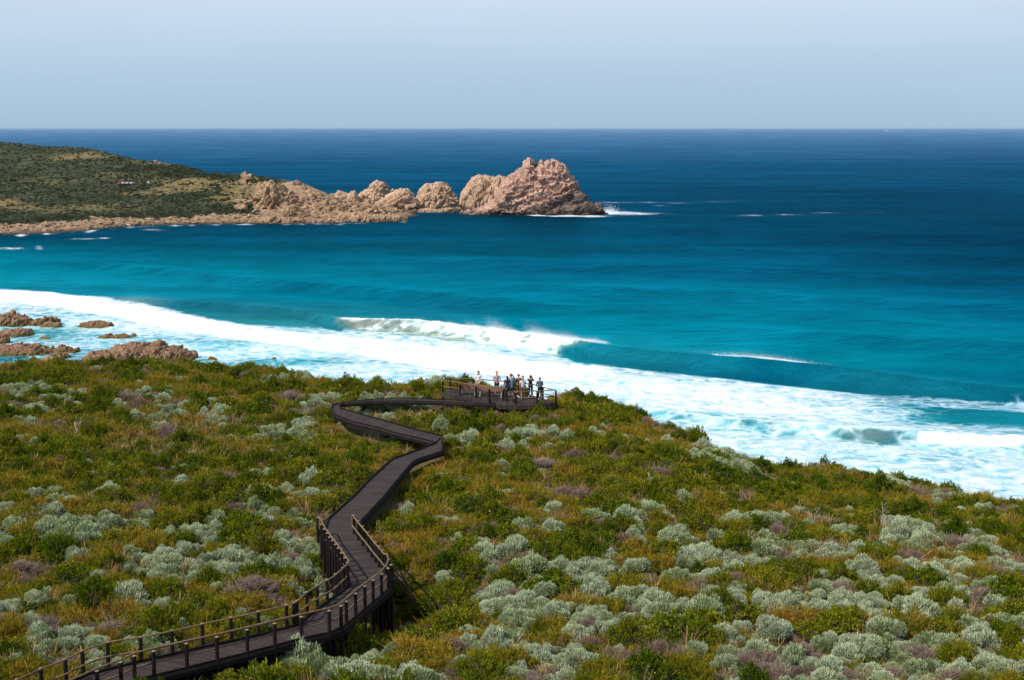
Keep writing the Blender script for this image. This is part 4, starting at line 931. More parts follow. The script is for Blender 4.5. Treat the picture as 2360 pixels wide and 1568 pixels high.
q = [P(1183, 933, PZ) + Vector((0, 0, h)) - offp for h in (.93, .46)]; MB().bar(q[0], q[1], .034).build('rail_end', M_RAIL, PL)
for u, v in poly[6:] + [(1215, 933), (1262, 930)]:
    b = P(u, v, PZ); MB().bar((b.x - offp.x, b.y - offp.y + .3, gz(b.x, b.y) - .3 - offp.z), (b.x - offp.x, b.y - offp.y + .3, -.1), .08).build('support_post', M_POST, PL)

# benches, backs towards the camera
M_SLAT = wood('bench_slats', (.20, .105, .065), (.34, .19, .12)); M_STEEL = simple('galvanised_steel', (.30, .31, .33), .45, .15, 8, .5, .7)
def bench(u, v, w, label, rz):
    b = P(u, v, PZ); o = empty('park_bench', b, rz); tag(o, label, 'bench', 'park benches on the platform')
    mb = MB()
    for k in range(6): z = .47 + k * .072; mb.box((0, -.02 - k * .018, z), (w, .025, .062), Matrix.Rotation(.25, 3, 'X'))
    mb.build('backrest', M_SLAT, o)
    mb = MB()
    for k in range(5): mb.box((0, .06 + k * .085, .44), (w, .072, .03))
    mb.build('seat', M_SLAT, o)
    for sx in (-.38, .38):
        mb = MB(); x = sx * w
        mb.bar((x, .42, 0), (x, .40, .42), .03, .05).bar((x, -.10, 0), (x, .05, .42), .03, .05).bar((x, .03, .41), (x, .44, .415), .05, .03).bar((x, .04, .42), (x, -.06, .90), .03, .045).bar((x, .30, .2), (x, -.03, .2), .03, .03)
        mb.build('leg', M_STEEL, o)
bench(1079, 911, 1.32, 'slatted timber bench, the shorter one at the scrub end of the platform', -.12)
bench(1131, 915.5, 2.15, 'long slatted timber bench in the middle of the platform', -.30)

# ------------------------------------------------------------------ people
SKIN = simple('skin', (.42, .22, .14), .6, .08); SKIN2 = simple('skin_tanned', (.28, .14, .09), .6, .08)
def skinmesh(name, nodes, edges, mat, parent, root=0, sub=1, extra=None):
    bm = bmesh.new(); lay = bm.verts.layers.skin.verify(); vs = [bm.verts.new(n[0]) for n in nodes]
    for v, n in zip(vs, nodes):
        r = n[1]; v[lay].radius = r if isinstance(r, tuple) else (r, r)
    vs[root][lay].use_root = True
    for a, b in edges: bm.edges.new((vs[a], vs[b]))
    me = bpy.data.meshes.new(name); bm.to_mesh(me); bm.free()
    o = bpy.data.objects.new('tmp', me); COL.objects.link(o)
    m = o.modifiers.new('s', 'SKIN'); m.use_smooth_shade = True; o.modifiers.new('u', 'SUBSURF').levels = sub
    dg = bpy.context.evaluated_depsgraph_get(); ev = o.evaluated_get(dg); me2 = bpy.data.meshes.new_from_object(ev)
    bpy.data.objects.remove(o); bpy.data.meshes.remove(me); me2.name = name
    if extra: 
        b2 = bmesh.new(); b2.from_mesh(me2); extra(b2); b2.to_mesh(me2); b2.free()
    me2.materials.clear(); me2.polygons.foreach_set('use_smooth', [True] * len(me2.polygons))
    return link(name, me2, mat, parent)
def hand_fingers(wr, d, side):
    """five tapering finger tubes leaving the palm end"""
    def f(bm):
        dd = Vector(d).normalized(); a = dd.cross(Vector((0, 0, 1)) if abs(dd.z) < .9 else Vector((0, 1, 0))).normalized(); n_ = a.cross(dd)
        mb = MB(); mb.bm.free(); mb.bm = bm; palm = Vector(wr) + dd * .085
        for k, (o_, l) in enumerate(((-.03, .06), (-.01, .075), (.01, .07), (.03, .055))):
            p0 = palm + a * o_ - dd * .01; p1 = p0 + dd * l * .5; p2 = p1 + (dd * .8 + n_ * .5) * l * .5; mb.tube([p0, p1, p2], [.0095, .009, .007], 6)
        p0 = Vector(wr) + dd * .03 + a * -.03 * side; p1 = p0 + (dd - a * side) * .03; mb.tube([p0, p1, p1 + dd * .03], [.011, .010, .008], 6)
    return f
def person(u, v, H, label, shirt, pants, skin=SKIN, hair=None, hat=None, face=0.0, arms='down', shorts=False, dress=False, stride=.10, sleeves=True, cap=None, shoes=(.6, .6, .6), lean=0.0):
    """the figure faces +Y of its own frame; z from the feet"""
    b = P(u, v, PZ); o = empty('person', b, face); tag(o, label, 'person'); k = H / 1.75
    sc = lambda p_: Vector(p_) * k
    sx = .20; arm = {}
    for s in (-1, 1):
        mode = arms if isinstance(arms, str) else arms[0 if s < 0 else 1]
        sh = (s * .185, 0, 1.43)
        if mode == 'down': arm[s] = [sh, (s * .25, -.02, 1.14), (s * .24, .06, .90)]
        elif mode == 'up': arm[s] = [sh, (s * .30, .20, 1.32), (s * .09, .26, 1.58)]
        elif mode == 'phone': arm[s] = [sh, (s * .24, .22, 1.26), (s * .08, .42, 1.50)]
        elif mode == 'back': arm[s] = [sh, (s * .26, -.08, 1.16), (s * .06, -.16, 1.00)]
        elif mode == 'hip': arm[s] = [sh, (s * .36, -.04, 1.20), (s * .20, .06, 1.02)]
        elif mode == 'rail': arm[s] = [sh, (s * .24, .10, 1.18), (s * .20, .36, 1.02)]
    st = stride
    nodes = [((0, 0, .96), (.15, .11)), ((0, .0, 1.12), (.135, .10)), ((0, -.01, 1.32), (.165, .11)), ((0, 0, 1.44), (.12, .08)), ((0, .01, 1.52), .052), ((0, .015, 1.60), (.072, .085)), ((0, .02, 1.68), (.078, .092)), ((0, .01, 1.73), (.05, .06))]
    edges = [(i, i + 1) for i in range(7)]; leg = {}
    for s in (-1, 1):
        i0 = len(nodes); dy = st * s
        leg[s] = [(s * .09, 0, .90), (s * .10, dy * .5 + .02, .50), (s * .105, dy, .09), (s * .115, dy + .14, .04)]
        for p_, r in zip(leg[s], (.088, .058, .040, .036)): nodes.append((p_, r))
        edges += [(0, i0), (i0, i0 + 1), (i0 + 1, i0 + 2), (i0 + 2, i0 + 3)]
        i0 = len(nodes); a = arm[s]; hd = Vector(a[2]) - Vector(a[1]); hd.normalize(); tip = Vector(a[2]) + hd * .08
        for p_, r in zip(a + [tuple(tip)], (.055, .042, .028, (.038, .02))): nodes.append((p_, r))
        edges += [(3, i0), (i0, i0 + 1), (i0 + 1, i0 + 2), (i0 + 2, i0 + 3)]
    fe = []
    for s in (-1, 1): fe.append(hand_fingers(arm[s][2], Vector(arm[s][2]) - Vector(arm[s][1]), s))
    def extra(bm):
        for f in fe: f(bm)
        m = MB(); m.bm.free(); m.bm = bm; m.ball((0, .115, 1.655), .014, (.8, 1, 1.4), 1)     # nose
        for s in (-1, 1): m.ball((s * .082, .0, 1.655), .02, (.4, .8, 1.3), 1)                  # ears
        for s in (-1, 1): m.ball((s * .03, .096, 1.675), .010, (1.2, .5, .8), 1)
        m.ball((0, .104, 1.615), .016, (1.4, .4, .5), 1)
    body = skinmesh('body', nodes, edges, skin, o, 0, 1, extra); body.scale = (k,) * 3
    # clothing over the same skeleton
    g = .018
    tn = [((0, 0, .94), (.165 + g, .12 + g)), ((0, 0, 1.12), (.145 + g, .105 + g)), ((0, -.01, 1.32), (.172 + g, .115 + g)), ((0, 0, 1.45), (.125 + g, .085 + g))]
    te = [(0, 1), (1, 2), (2, 3)]
    for s in (-1, 1):
        i0 = len(tn); a = arm[s]; mid = Vector(a[0]).lerp(Vector(a[1]), .7)
        seq = [(a[0], .068), (a[1], .055), (tuple(Vector(a[1]).lerp(Vector(a[2]), .85)), .042)] if sleeves else [(a[0], .070), (tuple(mid), .066)]
        for p_, r in seq: tn.append((p_, r))
        te += [(3, i0)] + [(i0 + j, i0 + j + 1) for j in range(len(seq) - 1)]
    sh_ = skinmesh('shirt', tn, te, shirt, o, 0, 1); sh_.scale = (k,) * 3
    if dress:
        MB().lathe([(.27, .55), (.245, .75), (.20, .95), (.16, 1.1)], seg=16).build('skirt', pants, o, True).scale = (k, k * .75, k)
    else:
        pn_ = [((0, 0, .97), (.160 + g, .118 + g))]; pe = []
        for s in (-1, 1):
            i0 = len(pn_); l = leg[s]; kn = tuple(Vector(l[0]).lerp(Vector(l[1]), .85))
            seq = [(l[0], .105), (kn, .090)] if shorts else [(l[0], .102), (l[1], .076), (tuple(Vector(l[1]).lerp(Vector(l[2]), .93)), .060)]
            for p_, r in seq: pn_.append((p_, r))
            pe += [(0, i0)] + [(i0 + j, i0 + j + 1) for j in range(len(seq) - 1)]
        skinmesh('shorts' if shorts else 'trousers', pn_, pe, pants, o, 0, 1).scale = (k,) * 3
    for s in (-1, 1):
        l = leg[s]; MB().ball((l[2][0], l[2][1] + .06, .045), .055, (.95, 2.3, .85), 2).build('shoe', simple('shoe_%d' % int(shoes[0] * 100), shoes, .7), o, True).scale = (k,) * 3
    if hair:
        col, ln = hair; mb = MB(); mb.ball((0, -.012, 1.685), .098, (.92, 1.08, 1.0), 2)
        if ln: mb.ball((0, -.07, 1.685 - ln / 2), .08, (1.0, .55, ln / .12), 2)
        mb.build('hair', simple('hair_%d' % int(col[0] * 999), col, .7), o, True).scale = (k,) * 3
    if hat:
        col, br = hat; MB().lathe([(br, 1.715), (br * .98, 1.73), (.105, 1.735), (.10, 1.80), (.075, 1.835), (.03, 1.845)], (0, -.005, 0), 20, Matrix.Rotation(-.08, 3, 'X')).build('hat', simple('hat_%d' % int(col[0] * 999), col, .8, .2, 20), o, True).scale = (k,) * 3
    if cap:
        mb = MB(); mb.ball((0, 0, 1.70), .102, (.95, 1.08, .9), 2); mb.box((0, .14, 1.715), (.15, .12, .015)); mb.build('cap', simple('cap_%d' % int(cap[2] * 999), cap, .8), o, True).scale = (k,) * 3
    return o, k
white = simple('white_cotton', (.72, .72, .74), .9, .06); mauve = simple('mauve_cotton', (.40, .26, .30), .9, .1); navy = simple('dark_navy_cloth', (.022, .022, .035), .9, .2)
black = simple('black_cloth', (.012, .011, .014), .9, .2); khaki = simple('khaki_cloth', (.42, .33, .21), .9, .1); blue = simple('light_blue_cloth', (.28, .40, .60), .9, .1)
bluej = simple('mid_blue_cloth', (.10, .17, .33), .9, .1); brown = simple('brown_cloth', (.10, .06, .04), .9, .2); maroon = simple('dark_maroon_cloth', (.06, .022, .035), .9, .2); dgrey = simple('dark_grey_cloth', (.05, .05, .06), .9, .2)
tee = simple('pale_tee', (.55, .55, .60), .9, .25, 6)
person(1103, 909.5, 1.80, 'person in loose white long-sleeved shirt and khaki trousers wearing a white cap behind the benches', white, khaki, SKIN2, cap=(.75, .73, .66), hair=((.09, .03, .02), 0), face=-.3, arms=('back', 'down'))
person(1145, 911.5, 1.76, 'person in mauve long-sleeved top and dark shorts wearing a wide orange straw hat', mauve, black, hat=((.62, .26, .06), .25), shorts=True, arms='back', face=.05, shoes=(.7, .7, .7))
person(1169, 916, 1.58, 'person with long dark hair in a dark navy dress', navy, navy, hair=((.035, .018, .015), .34), dress=True, face=.2, shoes=(.5, .3, .2))
person(1177, 911, 1.62, 'person in light blue shirt and blue skirt shading their eyes with raised arms', blue, bluej, cap=(.62, .45, .34), hair=((.12, .06, .03), .1), dress=True, arms=('down', 'up'), face=-.3)
p5, k5 = person(1195, 915.5, 1.70, 'person in dark clothes with a yellow strapped pack turned sideways', dgrey, maroon, hair=((.03, .018, .015), .05), arms=('rail', 'rail'), face=.7, stride=.22)
person(1205, 922, 1.70, 'person in pale printed T-shirt and brown shorts wearing a patterned bucket hat', tee, brown, hat=((.26, .22, .15), .20), shorts=True, sleeves=False, arms=('down', 'phone'), face=.1, shoes=(.05, .04, .04))
p7, k7 = person(1222.5, 914.5, 1.60, 'person all in black with a blue cap holding up a phone', black, black, SKIN2, cap=(.12, .14, .42), hair=((.02, .015, .012), .12), sleeves=False, arms='phone', face=-.2)
p8, k8 = person(1244, 921, 1.62, 'person in dark top and trousers wearing a blue-grey backpack at the outer rail', maroon, black, SKIN2, hair=((.05, .025, .02), 0), arms='rail', face=.1, shoes=(.7, .7, .7))
# things they carry
def world(o, p_): return Matrix.Translation(o.location) @ Matrix.Rotation(o.rotation_euler.z, 4, 'Z') @ Vector(p_)
def backpack(loc, rz, cmat, label, s=1.0, strap=None, tilt=0):
    o = empty('backpack', loc, rz); tag(o, label, 'backpack')
    MB().box((0, 0, .25), (.30, .17, .46), taper=.82).build('bag', cmat, o, bevel=.035).scale = (s,) * 3
    MB().box((0, -.11, .16), (.22, .07, .22), taper=.9).build('front_pocket', cmat, o, bevel=.02).scale = (s,) * 3
    for sx in (-1, 1): MB().tube([(sx * .09, .08, .45), (sx * .10, .16, .40), (sx * .10, .17, .25), (sx * .12, .10, .08)], .018, 6).build('strap', strap or cmat, o, True).scale = (s,) * 3
    MB().tube([(-.04, .03, .47), (-.03, .03, .51), (.03, .03, .51), (.04, .03, .47)], .01, 6).build('handle', strap or cmat, o, True).scale = (s,) * 3
    o.rotation_euler.x = tilt; return o
backpack(world(p8, (0, -.245, .93)), p8.rotation_euler.z, simple('blue_grey_nylon', (.07, .11, .17), .7), 'blue-grey backpack worn on the back of the outermost sightseer', .95)
backpack(world(p5, (0, -.24, .95)), p5.rotation_euler.z, simple('dark_nylon', (.03, .03, .04), .7), 'dark backpack with yellow straps worn by the sightseer turned sideways', .9, simple('yellow_strap', (.75, .38, .03), .7))
backpack(P(1186, 927.5, PZ), .3, simple('black_nylon', (.015, .014, .018), .6), 'black backpack standing on the platform boards beside the rail', 1.12)
ph = empty('mobile_phone', world(p7, (0, .48 * k7, 1.50 * k7)), p7.rotation_euler.z); tag(ph, 'dark phone held up by the person in the blue cap', 'phone')
MB().box((0, 0, .02), (.075, .010, .15)).build('phone_case', black, ph); MB().box((0, -.0065, .02), (.066, .002, .138)).build('screen', simple('phone_glass', (.02, .03, .04), .15, .1, 5, .6), ph)

# ------------------------------------------------------------------ deck masks for planting
def inpoly(u, v, poly_):
    u = np.asarray(u); v = np.asarray(v); c = np.zeros(u.shape, bool); n = len(poly_)
    for i in range(n):
        x1, y1 = poly_[i]; x2, y2 = poly_[(i + 1) % n]
        if y1 == y2: continue
        c ^= ((y1 > v) != (y2 > v)) & (u < (x2 - x1) * (v - y1) / (y2 - y1) + x1)
    return c
POLYS = [RUN_R + RUN_L[::-1], RUN2_R[4:] + RUN2_L[4:][::-1], poly, RUN2_R[:4] + RUN2_L[:4][::-1]]
WP = [[(float(a), float(b)) for a, b in zip(*at(np.array([q[0] for q in pl]), np.array([q[1] for q in pl]), DZ)[:2])] for pl in POLYS]
def clear(x, y, z, r, h):
    """keep plants off the boards and from hiding them"""
    ok = np.ones(x.shape, bool)
    for pl in WP:
        for a in np.linspace(0, 6.283, 9)[:-1]: ok &= ~inpoly(x + np.cos(a) * r * .55, y + np.sin(a) * r * .55, pl)
        ok &= ~inpoly(x, y, pl)
    for du in (-.6, 0, .6):
        for f in (.35, .75):
            u, v = proj(x + r * du, y - r * .3 * (f < 1), z + h * f * (1 - .35 * (du != 0)))
            for pl in POLYS: ok &= ~inpoly(u, v - 2, pl)
    # the gully mouth under the near bend
    u, v = proj(x, y, z + h * .8); ok &= ~inpoly(u, v, [(640, 1500), (700, 1486), (790, 1455), (860, 1400), (905, 1362), (918, 1372), (925, 1400), (900, 1420), (860, 1500), (800, 1530), (690, 1505)])
    return ok
# density fields on the sheet
SB = [(60,905,80,16),(140,932,70,18),(390,942,50,15),(480,955,55,20),(60,962,50,14),(640,886,50,10),(735,882,35,14),(740,922,30,14),(840,942,80,20),(900,945,60,16),(725,985,50,22),(640,1000,40,14),(430,1110,24,10),(600,1110,50,14),(660,1140,50,16),
      (150,1205,110,34),(100,1150,60,12),(380,1225,70,18),(480,1240,60,18),(590,1180,50,16),(600,1225,40,16),(60,1255,50,12),(680,1260,50,25),(640,1330,60,20),(470,1310,60,14),(380,1330,50,16),(330,1290,60,14),(60,1370,60,16),(60,1455,50,30),(210,1510,40,14),(590,1300,60,12),
      (1040,990,24,10),(1080,1010,30,8),(1030,1015,30,8),(1250,1008,90,16),(1150,1020,50,10),(1620,1048,45,16),(1705,1068,45,16),(1580,1005,20,10),(1550,975,15,8),(2060,1105,34,14),(2180,1150,24,8),(1600,1145,40,14),(1760,1200,110,16),(2050,1215,50,12),(1480,1220,50,14),
      (1300,1190,60,10),(1000,1200,60,12),(820,980,20,8),(860,1050,14,6),(1170,1290,90,16),(1300,1310,80,20),(720,1490,70,18),(760,1540,160,30),(1000,1545,120,16),(1230,1520,110,40),(240,1230,60,14),(690,1195,40,16)]
def fields(u, v, x, y):
    s = .12 + sum(.95 * blob(u, v, *b) for b in SB)
    low = sst(1150, 1330, v) * sst(980, 1200, u); s = s + low * (.62 + .55 * pn(xyz(x * .11 + 3, y * .11)))
    s = s + .30 * sst(1180, 1300, v) * (u < 760) * (.6 + pn(xyz(x * .12, y * .12 + 8)))
    g = .42 + .48 * pn(xyz(x * .13 + 20, y * .13)) + .35 * blob(u, v, 1150, 985, 230, 25) + .45 * blob(u, v, 500, 1060, 220, 22) + .4 * blob(u, v, 260, 850, 250, 10) + .45*blob(u, v, 620, 1060, 120, 25) + .35 * blob(u, v, 1350, 1060, 220, 20) + .3 * blob(u, v, 1180, 950, 150, 12) + .4 * blob(u, v, 1500, 1110, 160, 20) + .4 * blob(u, v, 1000, 880, 90, 14) + .3*blob(u,v,1800,1150,200,20)
    o = .34 + .40 * pn(xyz(x * .12 + 40, y * .12)) + .45 * blob(u, v, 350, 1430, 240, 60) + .4 * blob(u, v, 1500, 1000, 60, 30) + .3 * blob(u, v, 560, 900, 120, 12) + .3*blob(u,v,880,1010,100,20) + .25 * blob(u, v, 1100, 1180, 150, 25)
    w = .24 + .40 * pn(xyz(x * .14 + 60, y * .14)) + .28 * blob(u, v, 1120, 1320, 90, 20) + .25 * blob(u, v, 1350, 1250, 100, 14) + .3 * blob(u, v, 1300, 960, 70, 12) + .35 * blob(u, v, 1800, 1110, 160, 20) + .25 * blob(u, v, 100, 1310, 80, 14) + .2 * (v > 1250) * (u > 900) + .3*blob(u,v,1090,1430,70,35)+.3*blob(u,v,170,1500,30,20)
    return np.stack([np.clip(q, .02, 3) for q in (s, g, o, w)], 1)
def plant_points(n_try, rmin):
    x0 = RNG.uniform(-70, 66, n_try); y0 = RNG.uniform(36, 130, n_try); yr = np.interp(x0, rx_, ry_); k = y0 < yr + 5; x0, y0 = x0[k], y0[k]
    z0 = ground(x0, y0); u, v = proj(x0, y0, z0 + .3); k = (u > -760) & (u < 3000) & (v < 1950); return x0[k], y0[k], z0[k], u[k], v[k]
# dart throwing with a grid
def darts(x, y, r):
    cell = 1.0; G = {}; keep = []
    for i in range(len(x)):
        c = (int(x[i] // cell), int(y[i] // cell)); ok = True
        for a in (-2, -1, 0, 1, 2):
            for b in (-2, -1, 0, 1, 2):
                for j in G.get((c[0] + a, c[1] + b), ()):
                    if (x[i] - x[j]) ** 2 + (y[i] - y[j]) ** 2 < (r * (sz_[i] + sz_[j])) ** 2: ok = False; break
                if not ok: break
            if not ok: break
        if ok: G.setdefault(c, []).append(i); keep.append(i)
    return np.array(keep)
x, y, z, u, v = plant_points(66000, 1)
Wt = fields(u, v, x, y); Wt = Wt ** 1.6 * np.array([.72, 1.08, 1.1, 1.05]); cum = np.cumsum(Wt, 1); kind = (RNG.random(len(x))[:, None] * cum[:, -1:] > cum).sum(1)
base_r = np.array([.60, .80, .78, .66])[kind]; sz_ = base_r * RNG.uniform(.55, 1.35, len(x)) * np.where(RNG.random(len(x)) < .12, 1.25, 1)
sz_ = np.clip(sz_, .28, 1.35)
hh = sz_ * np.array([.86, .92, .80, .74])[kind] * RNG.uniform(.8, 1.15, len(x))
sandp = sum(blob(u, v, *b) for b in ((1090,1432,50,18),(1140,1118,22,6),(1000,1170,30,6),(190,950,18,6)))
rimd = np.interp(x, rx_, ry_) - y
ok = clear(x, y, z, sz_, hh * 1.05) & (sandp < .5)
reed = blob(u, v, 420, 1010, 300, 55) + .8 * blob(u, v, 1000, 965, 120, 10) + .5 * blob(u, v, 1250, 970, 160, 14); ok &= ~((reed > .5) & (RNG.random(len(x)) < .55) & (kind != 0))
idx = np.where(ok)[0]; x, y, z, u, v, kind, sz_, hh = [a[idx] for a in (x, y, z, u, v, kind, sz_, hh)]
order = np.argsort(-sz_ - .34 * (kind == 0) + RNG.normal(0, .25, len(x))); x, y, z, u, v, kind, sz_, hh = [a[order] for a in (x, y, z, u, v, kind, sz_, hh)]
kp = darts(x, y, .50); x, y, z, u, v, kind, sz_, hh = [a[kp] for a in (x, y, z, u, v, kind, sz_, hh)]
MAN = [(1,1078,958,1.0,1.0),(1,1112,955,1.15,1.3),(1,1145,962,1.0,1.0),(0,1178,966,.7,.6),(1,1215,965,1.0,.85),(1,1268,962,1.15,1.0),(1,1312,955,1.0,1.0),(1,1035,956,.9,.8),(0,835,955,.95,1.5),(0,868,950,.95,1.6),(0,903,950,.9,1.5),
       (0,938,947,.8,1.4),(0,968,944,.6,1.2),(1,1040,947,.8,1.2),(1,815,1506,.8,1.7),(1,762,1516,.8,1.6),(1,852,1478,.6,1.5),(0,985,945,.6,.6),(0,800,966,.7,.6),(1,862,921,1.2,1.7),(2,838,914,.9,1.1),(1,893,913,1.1,1.2),(1,925,905,1.0,1.0),(1,960,905,1.2,1.25),(0,1000,903,1.0,1.3),(1,1010,912,1.0,1.1),(2,990,917,.8,.6),(2,960,918,.7,.5),(2,1030,919,.6,.45),(2,1052,921,.5,.4),(2,1078,923,.45,.35),(2,1006,917,.6,.55),(3,1100,925,.35,.3),(1,980,914,.7,.6),
       (0,712,1545,1.15,1.5),(0,760,1562,1.1,1.0),(0,830,1578,1.2,1.0),(0,890,1585,1.0,.9),(0,655,1560,.8,.8),(1,600,1590,1.3,1.0),(1,520,1600,1.2,.8),(0,960,1585,1.1,.9),(1,1345,945,1.1,1.0),(1,1385,950,1.0,.9),(1,1340,985,1.3,1.2),(1,1290,990,1.2,1.1),
       (0,120,1240,1.2,1.2),(0,170,1235,1.2,1.3),(0,215,1245,1.1,1.1),(0,690,1225,.9,.8),(1,1000,1050,.9,.9),(1,935,1035,1.2,1.1),(1,905,1045,.9,.8),(0,1030,1025,.7,.8),(0,1655,1085,1.2,1.2),(0,1705,1095,1.2,1.3),(0,1620,1070,1.1,1.1),(1,930,1450,1.0,1.2),(1,860,1500,.9,.9),(2,620,1370,1.3,1.2),(2,560,1400,1.2,1.0)]
man = np.array(MAN, float); mx, my, _ = at(man[:, 1], man[:, 2], 39.25); mx, my, _ = at(man[:, 1], man[:, 2], ground(mx, my))
far_ = np.ones(len(x), bool)
for a_, b_, m_ in zip(mx, my, man): far_ &= (x - a_) ** 2 + (y - b_) ** 2 > (.62 * (m_[3] + .3)) ** 2
x, y, z, u, v, kind, sz_, hh = [a[far_] for a in (x, y, z, u, v, kind, sz_, hh)]
mz = ground(mx, my); mu, mv = proj(mx, my, mz + .3)
x, y, z, u, v = [np.concatenate(q) for q in ((mx, x), (my, y), (mz, z), (mu, u), (mv, v))]; kind = np.concatenate([man[:, 0].astype(int), kind]); sz_ = np.concatenate([man[:, 3], sz_]); hh = np.concatenate([man[:, 4] * .75, hh])
print('plants', len(x), [int((kind == k).sum()) for k in range(4)])
KN = [('silver_bush', SILV, 'bush', ('silvery', 'silver-green cushion bush')), ('green_shrub', GREEN, 'shrub', ('green', 'leafy green shrub')), ('olive_shrub', OLIV, 'shrub', ('olive', 'golden olive shrub')), ('dry_bush', TWIG, 'bush', ('dry', 'dry grey-brown twiggy bush'))]
def place_words(u, v):
    if v > 1468 and 300 < u < 1000: return 'in front of the near railed boardwalk'
    if u > 640 and u < 760 and 1180 < v < 1420: return 'tight against the left side of the railed boardwalk bend'
    if 900 < u < 1080 and 1160 < v < 1480: return 'beside the dark gully right of the boardwalk bend'
    if 760 < u < 1020 and 1010 < v < 1140: return 'inside the boardwalk zigzag'
    if 780 < u < 1120 and 925 < v < 1010: return 'between the far boardwalk leg and the platform'
    if 1100 < u < 1420 and v < 1000: return 'just below the lookout platform'
    if 840 < u < 1040 and v < 925: return 'on the rim left of the platform'
    if u < 900:
        if v < 900: return 'on the rim above the ' + ('shore rocks' if u < 480 else 'surf left of the platform')
        if v < 1120: return 'on the reedy slope ' + ('at far left' if u < 300 else 'in the middle left' if u < 600 else 'left of the far boardwalk bend')
        if v < 1300: return 'on the mid slope ' + ('at far left' if u < 250 else 'halfway to the boardwalk' if u < 500 else 'left of the straight boardwalk leg')
        return 'behind the near railed boardwalk ' + ('at far left' if u < 250 else 'at its middle' if u < 500 else 'close to its bend')
    rimv = np.interp(u, ru_, rv_)
    col = 'right of the boardwalk' if u < 1350 else 'at the middle right' if u < 1700 else 'further right' if u < 2050 else 'at far right'
    if v < rimv + 45: return 'on the rim over the white surf ' + col
    if v < 1220: return 'on the upper slope ' + col
    if v < 1400: return 'on the middle slope ' + col
    return 'low on the near slope ' + col
SIZE = [(1.15, 'very broad'), (.98, 'broad'), (.82, 'mid-sized'), (.66, 'modest'), (.5, 'small'), (0, 'tiny')]
PROT = {}
def vis_rank(i): return -sz_[i] / (y[i]) * 100
for kk, (nm, meshes, cat, (adj, desc)) in enumerate(KN):
    ids = [i for i in np.where(kind == kk)[0]]
    def inview(i): return -20 < u[i] < 2380 and v[i] < 1585
    ids.sort(key=lambda i: (0 if inview(i) else 1, vis_rank(i))); ind = [i for i in ids if inview(i)][:300]; sset = set(ind); rest = [i for i in ids if i not in sset]; PROT[kk] = []
    fx = [1.0, 1.0, 1.0, 1.0][kk]
    for q, i in enumerate(ind):
        me = meshes[q % len(meshes)]; o = bpy.data.objects.new(nm, me); COL.objects.link(o)
        o.location = (x[i], y[i], z[i] - .05); s = float(sz_[i]); o.scale = (s * random.uniform(1.0, 1.5), s * 1.05, float(hh[i]) / .62); o.rotation_euler = (0, 0, random.uniform(0, 6.28))
        szw = next(w_ for a, w_ in SIZE if s >= a); pw_ = place_words(u[i], v[i])
        tag(o, f'{szw} {desc} {pw_}', cat, f'{szw} {adj} {"bushes" if cat == "bush" else "shrubs"} {pw_}')
        if q < len(meshes): PROT[kk].append(o)
    if rest:
        r_ = np.array(rest); n = len(r_)
        scatter({0: 'silver_scrub', 1: 'green_scrub', 2: 'olive_scrub', 3: 'dry_scrub'}[kk], np.stack([x[r_], y[r_], z[r_] - .05], 1), np.stack([sz_[r_] * RNG.uniform(1.0, 1.5, n), sz_[r_] * 1.05, hh[r_] / .62], 1),
                np.stack([np.zeros(n), np.zeros(n), RNG.uniform(0, 6.28, n)], 1), PROT[kk],
                {0: 'smaller silver-green cushions dotted through the scrub over the hill', 1: 'smaller leafy green scrub spread over the hill', 2: 'smaller golden olive scrub spread over the hill', 3: 'smaller dry twiggy scrub spread over the hill'}[kk], 'scrub')
# low ground cover and sedges
x, y, z, u, v = plant_points(76000, 1)
rd = .26 + 1.3 * blob(u, v, 420, 1010, 330, 60) + .9 * blob(u, v, 980, 965, 110, 12) + .6 * blob(u, v, 1240, 970, 160, 14) + .4 * blob(u, v, 1900, 1250, 250, 40) + .5*blob(u,v,1300,1020,200,10)
k = (RNG.random(len(x)) < rd * .5) & clear(x, y, z, .25 + 0 * x, .8 + 0 * x); xs, ys, zs = x[k][:15000], y[k][:15000], z[k][:15000]
SC = .55
t0_ = [bpy.data.objects.new('sedge_tuft', m) for m in TUFT]
spots = [(300, 1010), (470, 1040), (980, 962)]
for o, (a, b), w_ in zip(t0_, spots, ('tall straw-coloured sedge tuft on the reedy slope at middle left', 'leaning sedge tuft lower on the reedy slope', 'sedge tuft between the far boardwalk leg and the platform')):
    COL.objects.link(o); p_ = P(a, b, 39.3); o.location = (p_.x, p_.y, gz(p_.x, p_.y)); tag(o, w_, 'sedge')
n = len(xs); s = RNG.uniform(.5, 1.15, n)
scatter('sedge_grass', np.stack([xs, ys, zs], 1), np.stack([s, s, s * RNG.uniform(.6, 1.1, n)], 1), np.stack([RNG.normal(0, .2, n), RNG.normal(0, .2, n), RNG.uniform(0, 6.28, n)], 1), t0_, 'straw and green strap-leaved sedges growing through the scrub', 'grass')
k = clear(x, y, z, .3 + 0 * x, .35 + 0 * x); k2 = np.where(k)[0][:26000]; half = len(k2) // 2
sd_ = sum(blob(u, v, *b) for b in ((1090,1432,50,20),(1140,1118,24,7),(1000,1170,34,7),(190,950,20,6))); 
